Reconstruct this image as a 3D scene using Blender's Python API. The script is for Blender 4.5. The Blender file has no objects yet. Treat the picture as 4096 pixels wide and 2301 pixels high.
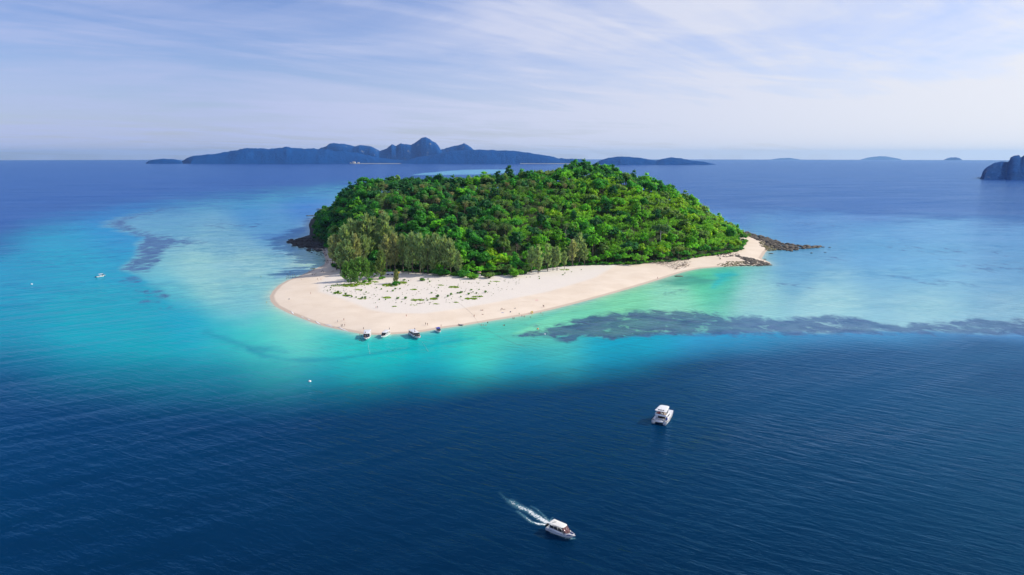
import bpy, bmesh, math, random
import numpy as np
from mathutils import Vector, Matrix, noise as mnoise

random.seed(7)
rng = np.random.default_rng(7)
scene = bpy.context.scene
COL = scene.collection
R = math.radians

# ------------------------------------------------------------------ camera
LENS, PITCH, CAMH = 24.0, R(10.95), 110.0
EARTH = 7.4e6                       # earth radius with refraction: the sea curves away to its horizon
cam_d = bpy.data.cameras.new('camera')
cam_d.lens, cam_d.sensor_width, cam_d.sensor_fit = LENS, 36.0, 'HORIZONTAL'
cam_d.clip_start, cam_d.clip_end = 1.0, 200000.0
cam = bpy.data.objects.new('camera', cam_d)
COL.objects.link(cam)
cam.location = (0, 0, CAMH)
cam.rotation_euler = (R(90) - PITCH, 0, 0)
scene.camera = cam

# ------------------------------------------------------------------ sky and sun
SUN_EL, SUN_AZ = R(33), R(14)       # azimuth measured from +X towards +Y
sun_dir = Vector((math.cos(SUN_EL) * math.cos(SUN_AZ), math.cos(SUN_EL) * math.sin(SUN_AZ), math.sin(SUN_EL)))
world = bpy.data.worlds.new('World')
scene.world = world
world.use_nodes = True
nt = world.node_tree
nt.nodes.clear()


def N(tree, typ, **kw):
    n = tree.nodes.new(typ)
    for k, v in kw.items():
        if k.startswith('i_'):
            key = k[2:]
            key = int(key) if key.isdigit() else key.replace('_', ' ')
            n.inputs[key].default_value = v
        else:
            setattr(n, k, v)
    return n


def ramp(tree, src, stops, interp='LINEAR'):
    n = tree.nodes.new('ShaderNodeValToRGB')
    cr = n.color_ramp
    cr.interpolation = interp
    while len(cr.elements) < len(stops):
        cr.elements.new(0.5)
    for e, (p, c) in zip(cr.elements, stops):
        e.position = p
        e.color = c if len(c) == 4 else (*c, 1)
    tree.links.new(src, n.inputs[0])
    return n


def math_n(tree, op, a, b=None, c=None, clamp=False):
    n = tree.nodes.new('ShaderNodeMath')
    n.operation = op
    n.use_clamp = clamp
    for i, v in enumerate((a, b, c)):
        if v is None:
            continue
        if isinstance(v, (int, float)):
            n.inputs[i].default_value = v
        else:
            tree.links.new(v, n.inputs[i])
    return n.outputs[0]


def mix_c(tree, fac, a, b, blend='MIX'):
    n = tree.nodes.new('ShaderNodeMix')
    n.data_type = 'RGBA'
    n.blend_type = blend
    for i, v in ((0, fac), (6, a), (7, b)):
        if isinstance(v, (int, float)):
            n.inputs[i].default_value = v
        elif isinstance(v, tuple):
            n.inputs[i].default_value = v if len(v) == 4 else (*v, 1)
        else:
            tree.links.new(v, n.inputs[i])
    return n.outputs[2]


sky = N(nt, 'ShaderNodeTexSky', sky_type='NISHITA', sun_disc=False, sun_elevation=SUN_EL,
        sun_rotation=R(90) - SUN_AZ, altitude=100.0, air_density=1.0, dust_density=0.6, ozone_density=2.0)
geo = N(nt, 'ShaderNodeTexCoord')
sep = N(nt, 'ShaderNodeSeparateXYZ')
nt.links.new(geo.outputs['Generated'], sep.inputs[0])
# thin high cloud: the direction is projected on a layer overhead, then stretched into streaks
zz = math_n(nt, 'ADD', math_n(nt, 'MAXIMUM', sep.outputs[2], 0.0), 0.075)
cx = math_n(nt, 'DIVIDE', sep.outputs[0], zz)
cy = math_n(nt, 'DIVIDE', sep.outputs[1], zz)
comb = N(nt, 'ShaderNodeCombineXYZ')
nt.links.new(cx, comb.inputs[0])
nt.links.new(cy, comb.inputs[1])


def cloud_noise(rot, scale, loc, nscale, detail, rough, dist):
    m = N(nt, 'ShaderNodeMapping', vector_type='TEXTURE')
    m.inputs['Rotation'].default_value = (0, 0, rot)
    m.inputs['Scale'].default_value = tuple(1 / v for v in scale)
    m.inputs['Location'].default_value = loc
    nt.links.new(comb.outputs[0], m.inputs[0])
    n = N(nt, 'ShaderNodeTexNoise', i_Scale=nscale, i_Detail=detail, i_Roughness=rough, i_Distortion=dist)
    nt.links.new(m.outputs[0], n.inputs['Vector'])
    return n.outputs[0]


streak = cloud_noise(R(50), (0.34, 1.0, 1), (3.1, 0.4, 0), 0.60, 8, 0.58, 1.0)
wisp = cloud_noise(R(30), (0.5, 1.4, 1), (7.3, 2.2, 0), 0.9, 9, 0.62, 1.1)
veil = cloud_noise(R(0), (0.35, 0.5, 1), (11.7, 5.2, 0), 0.6, 5, 0.55, 0.6)
s1 = ramp(nt, streak, [(0.42, (0, 0, 0)), (0.62, (1, 1, 1))], 'EASE').outputs[0]
s2 = ramp(nt, wisp, [(0.45, (0, 0, 0)), (0.66, (1, 1, 1))], 'EASE').outputs[0]
s3 = ramp(nt, veil, [(0.34, (0, 0, 0)), (0.66, (1, 1, 1))], 'EASE').outputs[0]
# the veil thickens towards the sun's quarter, as the photograph shows
quarter = math_n(nt, 'MULTIPLY_ADD', sep.outputs[0], 0.86, 0.34, clamp=True)
cov = math_n(nt, 'ADD', math_n(nt, 'MULTIPLY', s1, 0.42), math_n(nt, 'MULTIPLY', s2, 0.22))
cov = math_n(nt, 'ADD', cov, math_n(nt, 'MULTIPLY', math_n(nt, 'MULTIPLY_ADD', s3, 0.55, 0.38), quarter))
low = ramp(nt, sep.outputs[2], [(0.0, (1, 1, 1)), (0.22, (0, 0, 0))], 'EASE').outputs[0]
cov = math_n(nt, 'ADD', cov, math_n(nt, 'MULTIPLY', low, 0.46))
patchy = ramp(nt, cloud_noise(R(20), (0.5, 0.9, 1), (2.3, 8.1, 0), 0.75, 7, 0.6, 0.8), [(0.40, (0, 0, 0)), (0.62, (1, 1, 1))], 'EASE').outputs[0]
cov = math_n(nt, 'ADD', cov, math_n(nt, 'MULTIPLY_ADD', patchy, 0.34, -0.14))
cov = math_n(nt, 'MAXIMUM', cov, 0.02)
cov = math_n(nt, 'MINIMUM', cov, 0.95)
SKY_K = 0.105
clear = mix_c(nt, 1.0, sky.outputs[0], (SKY_K * 0.92, SKY_K * 0.97, SKY_K * 1.36), 'MULTIPLY')
CLOUD_COL = mix_c(nt, quarter, (0.49, 0.56, 0.84), (0.93, 0.93, 0.95))
skyc = mix_c(nt, cov, clear, CLOUD_COL)
bg = N(nt, 'ShaderNodeBackground')
nt.links.new(skyc, bg.inputs[0])
bg.inputs[1].default_value = 1.0
wo = N(nt, 'ShaderNodeOutputWorld')
nt.links.new(bg.outputs[0], wo.inputs[0])

sun_l = bpy.data.lights.new('sun', 'SUN')
sun_l.energy, sun_l.angle, sun_l.color = 4.9, R(0.55), (1.0, 0.93, 0.82)
sun_o = bpy.data.objects.new('sun', sun_l)
COL.objects.link(sun_o)
sun_o.location = (300, 200, 500)
sun_o.rotation_euler = sun_dir.to_track_quat('Z', 'Y').to_euler()

vs = scene.view_settings
vs.view_transform, vs.look, vs.exposure, vs.gamma = 'Standard', 'None', 0.0, 1.0
vs.use_curve_mapping = False
scene.render.engine = 'CYCLES'
cy_ = scene.cycles
cy_.max_bounces, cy_.diffuse_bounces, cy_.glossy_bounces = 6, 3, 2
cy_.transmission_bounces, cy_.transparent_max_bounces, cy_.volume_bounces = 2, 6, 0
cy_.use_denoising = True
cy_.use_adaptive_sampling = True
cy_.sample_clamp_indirect = 6.0

# ------------------------------------------------------------------ map of the place
F = 4096 * LENS / 36.0
CP, SP = math.cos(PITCH), math.sin(PITCH)


def ray(px, py):
    u, v = (px - 2048) / F, -(py - 1150.5) / F
    return u, CP + v * SP, -SP + v * CP


def P(px, py, z=0.0):
    """Point of the sea or land sheet at height z that the surveyed photo position refers to."""
    d = ray(px, py)
    zz_ = z
    for _ in range(20):
        t = (zz_ - CAMH) / d[2]
        zz_ = z - ((d[0] * t) ** 2 + (d[1] * t) ** 2) / 2 / EARTH
    return (d[0] * t, d[1] * t, zz_)


def at_dist(px, py, Y):
    d = ray(px, py)
    return (d[0] / d[1] * Y, Y, CAMH + d[2] / d[1] * Y)


def proj(x, y, z):
    x, y, z = np.asarray(x, float), np.asarray(y, float), np.asarray(z, float) - CAMH
    dep = y * CP - z * SP
    up = y * SP + z * CP
    return 2048 + x / dep * F, 1150.5 - up / dep * F


def chart(x, y):
    """Flat polar chart of the sea: bearing and depression as seen from the survey point."""
    x, y = np.asarray(x, float), np.asarray(y, float)
    r = np.hypot(x, y)
    return np.stack([np.arctan2(x, y) * F, -np.arctan2(CAMH, r) * F], -1)


def chart_poly(pts):
    w = [P(a, b) for a, b in pts]
    return chart([q[0] for q in w], [q[1] for q in w])


def sdist(pts, poly, closed=True):
    """Signed distance (inside positive) of points to a polygon, or plain distance to an open line."""
    pts = np.asarray(pts, float)
    poly = np.asarray(poly, float)
    n = len(poly)
    best = np.full(len(pts), 1e18)
    inside = np.zeros(len(pts), bool)
    for i in range(n if closed else n - 1):
        a, b = poly[i], poly[(i + 1) % n]
        ab = b - a
        L2 = (ab ** 2).sum() + 1e-12
        t = np.clip(((pts - a) @ ab) / L2, 0, 1)
        d = ((pts - (a + t[:, None] * ab)) ** 2).sum(1)
        best = np.minimum(best, d)
        if closed:
            c = (a[1] > pts[:, 1]) != (b[1] > pts[:, 1])
            xi = a[0] + (pts[:, 1] - a[1]) * (ab[0]) / (ab[1] if ab[1] != 0 else 1e-9)
            inside ^= c & (pts[:, 0] < xi)
    best = np.sqrt(best)
    return np.where(inside, best, -best) if closed else best


def smooth01(x):
    x = np.clip(x, 0, 1)
    return x * x * (3 - 2 * x)


def fbm(x, y, scale, octaves=4, seed=0.0):
    """Cheap value noise on arrays."""
    x, y = np.asarray(x, float) / scale + seed * 17.3, np.asarray(y, float) / scale + seed * 9.1
    tot, amp, s = np.zeros_like(x), 0.5, 0.0
    for o in range(octaves):
        xi, yi = np.floor(x).astype(np.int64), np.floor(y).astype(np.int64)
        fx, fy = x - xi, y - yi
        fx, fy = fx * fx * (3 - 2 * fx), fy * fy * (3 - 2 * fy)

        def h(a, b):
            v = (a * 374761393 + b * 668265263 + o * 1274126177) & 0x7fffffff
            v = ((v ^ (v >> 13)) * 1274126177) & 0x7fffffff
            return ((v ^ (v >> 16)) & 0xffff) / 65535.0
        n = (h(xi, yi) * (1 - fx) + h(xi + 1, yi) * fx) * (1 - fy) + (h(xi, yi + 1) * (1 - fx) + h(xi + 1, yi + 1) * fx) * fy
        tot += n * amp
        s += amp
        amp *= 0.5
        x, y = x * 2.03 + 5.1, y * 2.03 + 3.7
    return tot / s


def srgb(c):
    c = np.asarray(c, float) / 255.0
    return np.where(c <= 0.04045, c / 12.92, ((c + 0.055) / 1.055) ** 2.4)


# ------------------------------------------------------------------ object helpers
def tag(o, label=None, cat=None, group=None, kind=None):
    for k, v in (('label', label), ('category', cat), ('group', group), ('kind', kind)):
        if v:
            o[k] = v
    return o


def empty(name, loc=(0, 0, 0), rz=0.0, scale=1.0):
    o = bpy.data.objects.new(name, None)
    o.empty_display_size = 0.5
    COL.objects.link(o)
    o.location = loc
    o.rotation_euler = (0, 0, rz)
    o.scale = (scale,) * 3
    return o


def link(name, me, mat=None, parent=None, loc=None, rz=None):
    o = bpy.data.objects.new(name, me)
    COL.objects.link(o)
    if mat is not None and not me.materials:
        me.materials.append(mat)
    if parent:
        o.parent = parent
    if loc is not None:
        o.location = loc
    if rz is not None:
        o.rotation_euler = (0, 0, rz)
    return o


def np_mesh(name, verts, quads=None, tris=None, col=None, smooth=False):
    me = bpy.data.meshes.new(name)
    verts = np.asarray(verts, np.float32)
    q = np.asarray(quads if quads is not None else np.zeros((0, 4)), np.int32).reshape(-1, 4)
    t = np.asarray(tris if tris is not None else np.zeros((0, 3)), np.int32).reshape(-1, 3)
    me.vertices.add(len(verts))
    me.vertices.foreach_set('co', verts.ravel())
    nl = len(q) * 4 + len(t) * 3
    me.loops.add(nl)
    me.loops.foreach_set('vertex_index', np.concatenate([q.ravel(), t.ravel()]))
    me.polygons.add(len(q) + len(t))
    st = np.concatenate([np.arange(len(q)) * 4, len(q) * 4 + np.arange(len(t)) * 3]).astype(np.int32)
    me.polygons.foreach_set('loop_start', st)
    if smooth:
        me.polygons.foreach_set('use_smooth', np.ones(len(q) + len(t), bool))
    me.update(calc_edges=True)
    if col is not None:
        set_col(me, 'col', col)
    return me


def set_col(me, name, col):
    a = me.attributes.new(name, 'FLOAT_COLOR', 'POINT')
    c = np.ones((len(me.vertices), 4), np.float32)
    c[:, :3] = col
    a.data.foreach_set('color', c.ravel())


def set_val(me, name, val):
    a = me.attributes.new(name, 'FLOAT', 'POINT')
    a.data.foreach_set('value', np.asarray(val, np.float32))


def new_mat(name):
    m = bpy.data.materials.new(name)
    m.use_nodes = True
    m.node_tree.nodes.clear()
    out = m.node_tree.nodes.new('ShaderNodeOutputMaterial')
    return m, m.node_tree, out


_mats = {}


def mat(name, color, rough=0.5, metal=0.0, spec=0.5, var=0.06, scale=3.0, coat=0.0, alpha=1.0):
    """Plain paint, cloth or skin with a slight uneven tone."""
    if name in _mats:
        return _mats[name]
    m, t, out = new_mat(name)
    b = N(t, 'ShaderNodeBsdfPrincipled')
    tc = N(t, 'ShaderNodeTexCoord')
    n = N(t, 'ShaderNodeTexNoise', i_Scale=scale, i_Detail=4.0)
    t.links.new(tc.outputs['Object'], n.inputs['Vector'])
    lo = tuple(max(0, c * (1 - var * 2)) for c in color)
    hi = tuple(min(1, c * (1 + var)) for c in color)
    t.links.new(mix_c(t, n.outputs[0], lo, hi), b.inputs['Base Color'])
    b.inputs['Roughness'].default_value = rough
    b.inputs['Metallic'].default_value = metal
    b.inputs['Specular IOR Level'].default_value = spec
    b.inputs['Coat Weight'].default_value = coat
    t.links.new(b.outputs[0], out.inputs[0])
    _mats[name] = m
    return m

# ------------------------------------------------------------------ shoreline and land relief
SHORE_PX = [(1150, 968), (1190, 985), (1290, 1002), (1305, 1040), (1298, 1060), (1240, 1086), (1195, 1106), (1150, 1122),
            (1115, 1142), (1092, 1165), (1080, 1186), (1084, 1206), (1102, 1226), (1150, 1251), (1200, 1271), (1250, 1291),
            (1300, 1306), (1350, 1317), (1400, 1327), (1450, 1337), (1500, 1339), (1560, 1338), (1640, 1333), (1700, 1326),
            (1770, 1313), (1850, 1303), (1950, 1286), (2100, 1262), (2200, 1240), (2300, 1215), (2400, 1188), (2500, 1160),
            (2600, 1130), (2680, 1105), (2740, 1086), (2800, 1074), (2900, 1066), (3000, 1063), (3082, 1060), (3078, 1050),
            (3045, 1035), (3060, 1010), (3080, 990), (3060, 968), (3010, 945), (2965, 926)]
shore = [P(a, b)[:2] for a, b in SHORE_PX]
shore += [(335, 1080), (300, 1190), (200, 1280), (50, 1330), (-150, 1345), (-300, 1320), (-362, 1270), (-352, 1200), (-327, 1100), (-302, 1020), (-285, 960)]
shore = np.array(shore)
TREE_PX = [(1285, 975), (1330, 1060), (1385, 1090), (1520, 1090), (1600, 1086), (1700, 1094), (1780, 1100), (1830, 1106), (1920, 1104),
           (2000, 1104), (2085, 1102), (2120, 1086), (2250, 1066), (2340, 1062), (2440, 1060), (2550, 1058), (2620, 1050),
           (2700, 1046), (2800, 1028), (2900, 1016), (2950, 1006), (2972, 985), (2985, 962), (2962, 935)]
tree_edge = [P(a, b, 2.5)[:2] for a, b in TREE_PX]
tree_edge += [(325, 1080), (290, 1180), (195, 1268), (50, 1315), (-150, 1330), (-290, 1305), (-356, 1262), (-348, 1200), (-323, 1100), (-299, 1020), (-281, 960), (-266, 890)]
tree_edge = np.array(tree_edge)
# the front of the forest as y over x, and the height of the ridge over x
fx_, fy_ = zip(*sorted([P(a, b, 2.5)[:2] for a, b in TREE_PX[2:-3]]))
fx_, fy_ = np.array((-330, -262) + fx_), np.array((930, 800) + fy_)
RIDGE_Y = 935.0
SIL = [(1180, 965), (1215, 940), (1240, 895), (1290, 850), (1330, 800), (1380, 770), (1430, 742), (1470, 726), (1600, 718), (1750, 714),
       (1900, 712), (1980, 704), (2030, 700), (2100, 698), (2200, 686), (2300, 668), (2360, 658), (2450, 672), (2530, 696), (2600, 720),
       (2680, 756), (2740, 790), (2800, 822), (2860, 866), (2920, 910), (2965, 950), (3000, 975)]
rx_ = np.array([at_dist(a, b, RIDGE_Y)[0] for a, b in SIL])
rh_ = np.array([max(0.0, at_dist(a, b, RIDGE_Y)[2] - 17.0 - 2.2) for a, b in SIL])


def land_z(x, y, detail=True):
    x, y = np.asarray(x, float), np.asarray(y, float)
    pts = np.stack([x.ravel(), y.ravel()], -1)
    ds = sdist(pts, shore).reshape(x.shape)
    z = np.where(ds > 0, 2.3 * (1 - np.exp(-ds * 0.045)), ds * 0.10)
    df = sdist(pts, tree_edge).reshape(x.shape)
    # columns flare with distance: height is read on the bearing of the column
    xs = x * RIDGE_Y / np.maximum(y, 300) * 0.55 + x * 0.45
    H = np.interp(xs, rx_, rh_, left=0, right=0)
    yf = np.interp(x, fx_, fy_)
    s = np.clip((y - yf) / np.maximum(RIDGE_Y - yf, 40), 0, 1)
    b = np.clip((1330 - y) / (1330 - RIDGE_Y), 0, 1)
    prof = np.where(y < RIDGE_Y, np.sin(s * math.pi / 2) ** 1.12, smooth01(b))
    edge = smooth01(df / 45)
    hill = H * prof * edge
    if detail:
        hill = hill + (fbm(x, y, 60, 3, 2) - 0.5) * 9 * np.clip(hill / 25, 0, 1)
        z = z + (fbm(x, y, 14, 3, 5) - 0.5) * 0.35 * np.clip(ds / 12, 0, 1)
    return z + hill


gx = np.arange(-440, 440, 2.5)
gy = np.concatenate([np.arange(395, 800, 2.2), np.arange(800, 1385, 5)])
GX, GY = np.meshgrid(gx, gy)
LZ = land_z(GX, GY)
nx, ny = len(gx), len(gy)
idx = np.arange(nx * ny).reshape(ny, nx)
lq = np.stack([idx[:-1, :-1], idx[:-1, 1:], idx[1:, 1:], idx[1:, :-1]], -1).reshape(-1, 4)
keep = (LZ.ravel()[lq] > -1.6).any(1)
lme = np_mesh('island_ground', np.stack([GX.ravel(), GY.ravel(), LZ.ravel()], -1), lq[keep], smooth=True)
lpts = np.stack([GX.ravel(), GY.ravel()], -1)
d_shore_l, d_tree_l = sdist(lpts, shore), sdist(lpts, tree_edge)
DUNE_PX = [(1272, 1130), (1276, 1168), (1340, 1188), (1400, 1208), (1480, 1240), (1560, 1254), (1700, 1255), (1850, 1234), (2000, 1206),
           (2200, 1166), (2380, 1112), (2470, 1060), (1900, 1040), (1400, 1060)]
dune = np.array([P(a, b, 1.8)[:2] for a, b in DUNE_PX])
set_val(lme, 'wet', np.clip(1 - d_shore_l / 5.5, 0, 1))
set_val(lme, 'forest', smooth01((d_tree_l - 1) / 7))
set_val(lme, 'rock', smooth01((-205 - lpts[:, 0]) / 20) * smooth01((lpts[:, 1] - 800) / 20))
set_val(lme, 'dune', smooth01((sdist(lpts, dune) + 3) / 6))
m_sand, t, out = new_mat('sand')
b = N(t, 'ShaderNodeBsdfPrincipled', i_Roughness=0.9)
b.inputs['Specular IOR Level'].default_value = 0.15
g = N(t, 'ShaderNodeNewGeometry')
a_wet, a_for, a_dune = [N(t, 'ShaderNodeAttribute', attribute_name=k) for k in ('wet', 'forest', 'dune')]
n1 = N(t, 'ShaderNodeTexNoise', i_Scale=0.045, i_Detail=6.0, i_Roughness=0.6)
n2 = N(t, 'ShaderNodeTexNoise', i_Scale=0.6, i_Detail=5.0, i_Roughness=0.65)
mp = N(t, 'ShaderNodeMapping')
mp.inputs['Rotation'].default_value = (0, 0, R(20))
mp.inputs['Scale'].default_value = (0.08, 0.5, 1)
n3 = N(t, 'ShaderNodeTexNoise', i_Scale=1.0, i_Detail=5.0, i_Roughness=0.7, i_Distortion=1.0)
for n in (n1, n2):
    t.links.new(g.outputs['Position'], n.inputs['Vector'])
t.links.new(g.outputs['Position'], mp.inputs[0])
t.links.new(mp.outputs[0], n3.inputs['Vector'])
lower = mix_c(t, ramp(t, n1.outputs[0], [(0.35, (0, 0, 0)), (0.65, (1, 1, 1))]).outputs[0], (0.69, 0.575, 0.450), (0.76, 0.65, 0.525))
upper = mix_c(t, n2.outputs[0], (0.66, 0.595, 0.52), (0.78, 0.72, 0.64))
sandc = mix_c(t, a_dune.outputs['Fac'], lower, upper)
tracks = ramp(t, n3.outputs[0], [(0.60, (0, 0, 0)), (0.72, (1, 1, 1))]).outputs[0]
sandc = mix_c(t, math_n(t, 'MULTIPLY', tracks, 0.6), sandc, (0.56, 0.44, 0.31))
wetf = ramp(t, a_wet.outputs['Fac'], [(0.30, (0, 0, 0)), (0.55, (1, 1, 1))]).outputs[0]
sandc = mix_c(t, math_n(t, 'MULTIPLY', wetf, 0.75), sandc, (0.47, 0.375, 0.295))
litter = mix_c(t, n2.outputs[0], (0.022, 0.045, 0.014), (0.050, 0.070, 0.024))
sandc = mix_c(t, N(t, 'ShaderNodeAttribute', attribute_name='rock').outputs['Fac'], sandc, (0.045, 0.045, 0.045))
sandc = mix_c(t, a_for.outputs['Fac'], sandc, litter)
t.links.new(sandc, b.inputs['Base Color'])
bp = N(t, 'ShaderNodeBump', i_Strength=0.6, i_Distance=0.12)
t.links.new(n2.outputs[0], bp.inputs['Height'])
t.links.new(bp.outputs[0], b.inputs['Normal'])
t.links.new(b.outputs[0], out.inputs[0])
ground = link('island_ground', lme, m_sand)
tag(ground, 'wooded hill island ground with pale sand beach around it', 'island', kind='structure')

# ------------------------------------------------------------------ the sea: one curved sheet to its horizon
fine = np.arange(-43, 43.01, 0.19)
ang = R(1) * np.concatenate([np.arange(-180, -43, 4.0), fine, np.arange(46, 180.01, 4.0)])
rad = [0.5, 30, 60, 90, 120]
while rad[-1] < 2200:
    rad.append(rad[-1] * 1.0085)
while rad[-1] < 46000:
    rad.append(rad[-1] * (1.02 if rad[-1] < 7000 else 1.05))
rad = np.array(rad)
A, RR = np.meshgrid(ang, rad)
SX, SY = (np.sin(A) * RR).ravel(), (np.cos(A) * RR).ravel()
na, nr = len(ang), len(rad)
idx = np.arange(na * nr).reshape(nr, na)
sq = np.stack([idx[:-1, :-1], idx[:-1, 1:], idx[1:, 1:], idx[1:, :-1]], -1).reshape(-1, 4)
sme = np_mesh('sea', np.stack([SX, SY, -(SX ** 2 + SY ** 2) / 2 / EARTH], -1), sq, smooth=True)

Q = chart(SX, SY)
# body colour of the shelf water (depth and sea floor together), surveyed point by point
WPTS = [(-500, 1050, 0, 120, 195), (0, 1050, 0, 145, 190), (0, 1200, 0, 156, 178), (0, 1350, 0, 138, 160), (300, 1000, 5, 162, 196), (300, 1250, 0, 164, 176),
        (400, 870, 10, 130, 205), (640, 1400, 0, 162, 168), (900, 1480, 0, 152, 165), (1300, 1500, 0, 165, 180), (1700, 1500, 0, 158, 176),
        (2100, 1450, 0, 162, 182), (2500, 1400, 0, 160, 190), (2900, 1370, 30, 140, 195), (3500, 1365, 60, 140, 200), (4096, 1365, 80, 140, 205),
        (700, 870, 92, 160, 196), (1000, 850, 50, 135, 200), (1200, 800, 30, 110, 200), (900, 960, 116, 176, 198), (1100, 900, 80, 150, 200),
        (800, 1080, 152, 210, 206), (1000, 1080, 150, 203, 203), (700, 1200, 70, 180, 200), (1000, 1180, 110, 190, 205), (900, 1300, 40, 175, 192),
        (750, 1300, 0, 160, 188), (1150, 1290, 142, 212, 190), (1230, 1325, 95, 205, 188), (1000, 1330, 55, 195, 188), (1100, 1390, 0, 190, 185),
        (1350, 1370, 0, 195, 188), (1600, 1375, 0, 190, 184), (1800, 1350, 0, 188, 190), (1900, 1320, 70, 205, 188), (2100, 1290, 100, 205, 178),
        (2300, 1250, 110, 210, 182), (2500, 1195, 120, 215, 178), (2800, 1100, 75, 205, 155), (2900, 1120, 55, 190, 162), (2700, 1180, 140, 220, 200),
        (3000, 1180, 145, 200, 208), (3300, 1220, 150, 202, 212), (3700, 1220, 145, 195, 210), (4096, 1240, 135, 182, 208), (4600, 1240, 135, 182, 208),
        (3200, 1060, 90, 155, 200), (3700, 1080, 92, 160, 205), (4096, 1080, 92, 150, 200), (3500, 960, 85, 155, 205), (3200, 900, 65, 120, 190),
        (3700, 900, 95, 155, 208), (4096, 930, 95, 155, 212), (2900, 850, 55, 100, 180), (3500, 830, 60, 100, 185), (4096, 850, 70, 115, 190),
        (4600, 1000, 90, 150, 205), (1400, 1000, 150, 200, 195), (1280, 1040, 165, 205, 190)]
wq = chart_poly([(a, b) for a, b, *_ in WPTS])
wcol = srgb([w[2:] for w in WPTS]) / 1.18 * np.where(np.array([w[1] < 1080 or (w[0] > 2550 and w[1] < 1300) or 0 < w[2] for w in WPTS])[:, None], np.array([1.35, 1.20, 0.97]), np.array([1.0, 1.10, 1.03]))
shelf_px = [(-900, 1010), (0, 980), (110, 902), (420, 842), (700, 806), (1000, 782), (1350, 745), (1750, 750), (2700, 808), (3000, 838),
            (3500, 858), (4096, 876), (4900, 884), (4900, 1374), (4096, 1372), (3500, 1378), (3100, 1390), (2900, 1408), (2750, 1434), (2600, 1465),
            (2300, 1510), (1900, 1548), (1400, 1566), (1000, 1560), (600, 1535), (300, 1500), (0, 1455), (-900, 1420)]
near = np.abs(A.ravel()) < R(60)
near &= (np.hypot(SX, SY) < 7500) & (np.hypot(SX, SY) > 150)
rs = np.hypot(SX, SY)
body = np.stack([np.interp(rs, [150, 330, 700, 1500], [a, b, c_, d_]) for a, b, c_, d_ in ((0.0, 0.0, 0.005, 0.008), (0.0115, 0.029, 0.052, 0.058), (0.039, 0.086, 0.165, 0.25))], -1)  # open water bluer offshore; near darkness includes lens vignetting put into the colour
body *= (0.9 + 0.2 * fbm(SX, SY, 160, 3, 8))[:, None]
ni = np.where(near)[0]
qn = Q[ni]
# three basins with their own gradients: the outer lagoon, the left flat and the right flat
LFLAT = [(405, 898), (470, 872), (640, 835), (1000, 800), (1350, 765), (1750, 755), (1750, 1050), (1330, 1060), (1090, 1175), (1060, 1250), (980, 1275), (860, 1245), (700, 1218),
         (640, 1165), (560, 1112), (500, 1088), (480, 1078), (545, 1010), (545, 975), (575, 952), (500, 930), (440, 910)]
RFLAT = [(2050, 1336), (2300, 1222), (2740, 1070), (2990, 1040), (2990, 940), (2950, 900), (2700, 790), (4900, 790), (4900, 1335), (4096, 1336), (3300, 1330), (2600, 1332), (2450, 1345), (2330, 1340), (2280, 1345), (2150, 1340)]
lfp, rfp = chart_poly(LFLAT), chart_poly(RFLAT)
gid = np.where(sdist(wq, rfp) > 0, 2, np.where(sdist(wq, lfp) > 0, 1, 0))


def basin(k):
    w = 1.0 / (((qn[:, None, :] - wq[gid == k][None]) ** 2).sum(-1) + (130.0 if k == 0 else 85.0) ** 2) ** 2.2
    return (w @ wcol[gid == k]) / w.sum(1, keepdims=True)


wob0 = (fbm(SX[ni], SY[ni], 26, 4, 12) - 0.5)
field = basin(0)
for k, pl, sf in ((1, lfp, 26.0), (2, rfp, 16.0)):
    if k == 1:      # the seaward rim is a sharp reef edge, the inner end shelves gently
        sf = np.interp(qn[:, 0], [-1400, -1150], [26.0, 120.0])
    mk = smooth01((sdist(qn, pl) + wob0 * 26 + sf * 0.5) / sf)[:, None]
    field = field * (1 - mk) + basin(k) * mk
sd = sdist(qn, chart_poly(shelf_px))
xn, yn = SX[ni], SY[ni]
wob = (fbm(xn, yn, 45, 4, 3) - 0.5)
soft_lo = np.interp(qn[:, 1], [-1100, -800, -560, -400], [100, 80, 38, 26]) * np.interp(qn[:, 0], [-2000, -1000, -200, 800], [2.6, 1.9, 1.1, 1.0])
m_shelf = smooth01((sd + wob * 46 + soft_lo * 0.75) / (soft_lo * 2.0))[:, None]
c = body[ni] * (1 - m_shelf) + field * m_shelf


def blob(pts, color, soft, amt=1.0, wobble=18, wscale=30, line=False):
    """A patch of sea floor with its own colour: weed, sand lens or ledge."""
    global c
    pl = chart_poly(pts)
    d = (soft - sdist(qn, pl, False)) if line else sdist(qn, pl) + soft * 0.5
    m = smooth01((d + (fbm(xn, yn, wscale, 4, len(pts)) - 0.5) * wobble) / soft) * amt
    c = c * (1 - m[:, None]) + (srgb(color) / 1.18) * m[:, None]


blob([(990, 1395), (1060, 1425), (1150, 1438), (1260, 1440), (1380, 1432), (1500, 1415), (1620, 1398), (1720, 1384), (1830, 1362), (1900, 1352)],
     (0, 120, 150), 13, 0.40, 18, 14, line=True)
blob([(820, 1330), (900, 1370), (1000, 1400), (1150, 1412), (1010, 1380), (900, 1345)], (30, 130, 150), 30, 0.55, 40, 20)
blob([(1650, 700), (1700, 692), (1850, 680), (2040, 678), (2060, 690), (1900, 698), (1760, 700)], (120, 190, 215), 5, 0.95, 3, 200)
blob([(2620, 1122), (2700, 1108), (2800, 1105), (2880, 1118), (2820, 1135), (2700, 1145)], (60, 160, 135), 25, 0.7, 30, 16)
blob([(2850, 1090), (2930, 1083), (2950, 1100), (2880, 1130), (2850, 1150), (2870, 1110)], (0, 195, 195), 24, 0.7, 30, 16)
blob([(1230, 905), (1100, 935), (1010, 945), (1100, 960), (1200, 940)], (60, 115, 175), 26, 0.55, 60, 25)
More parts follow.
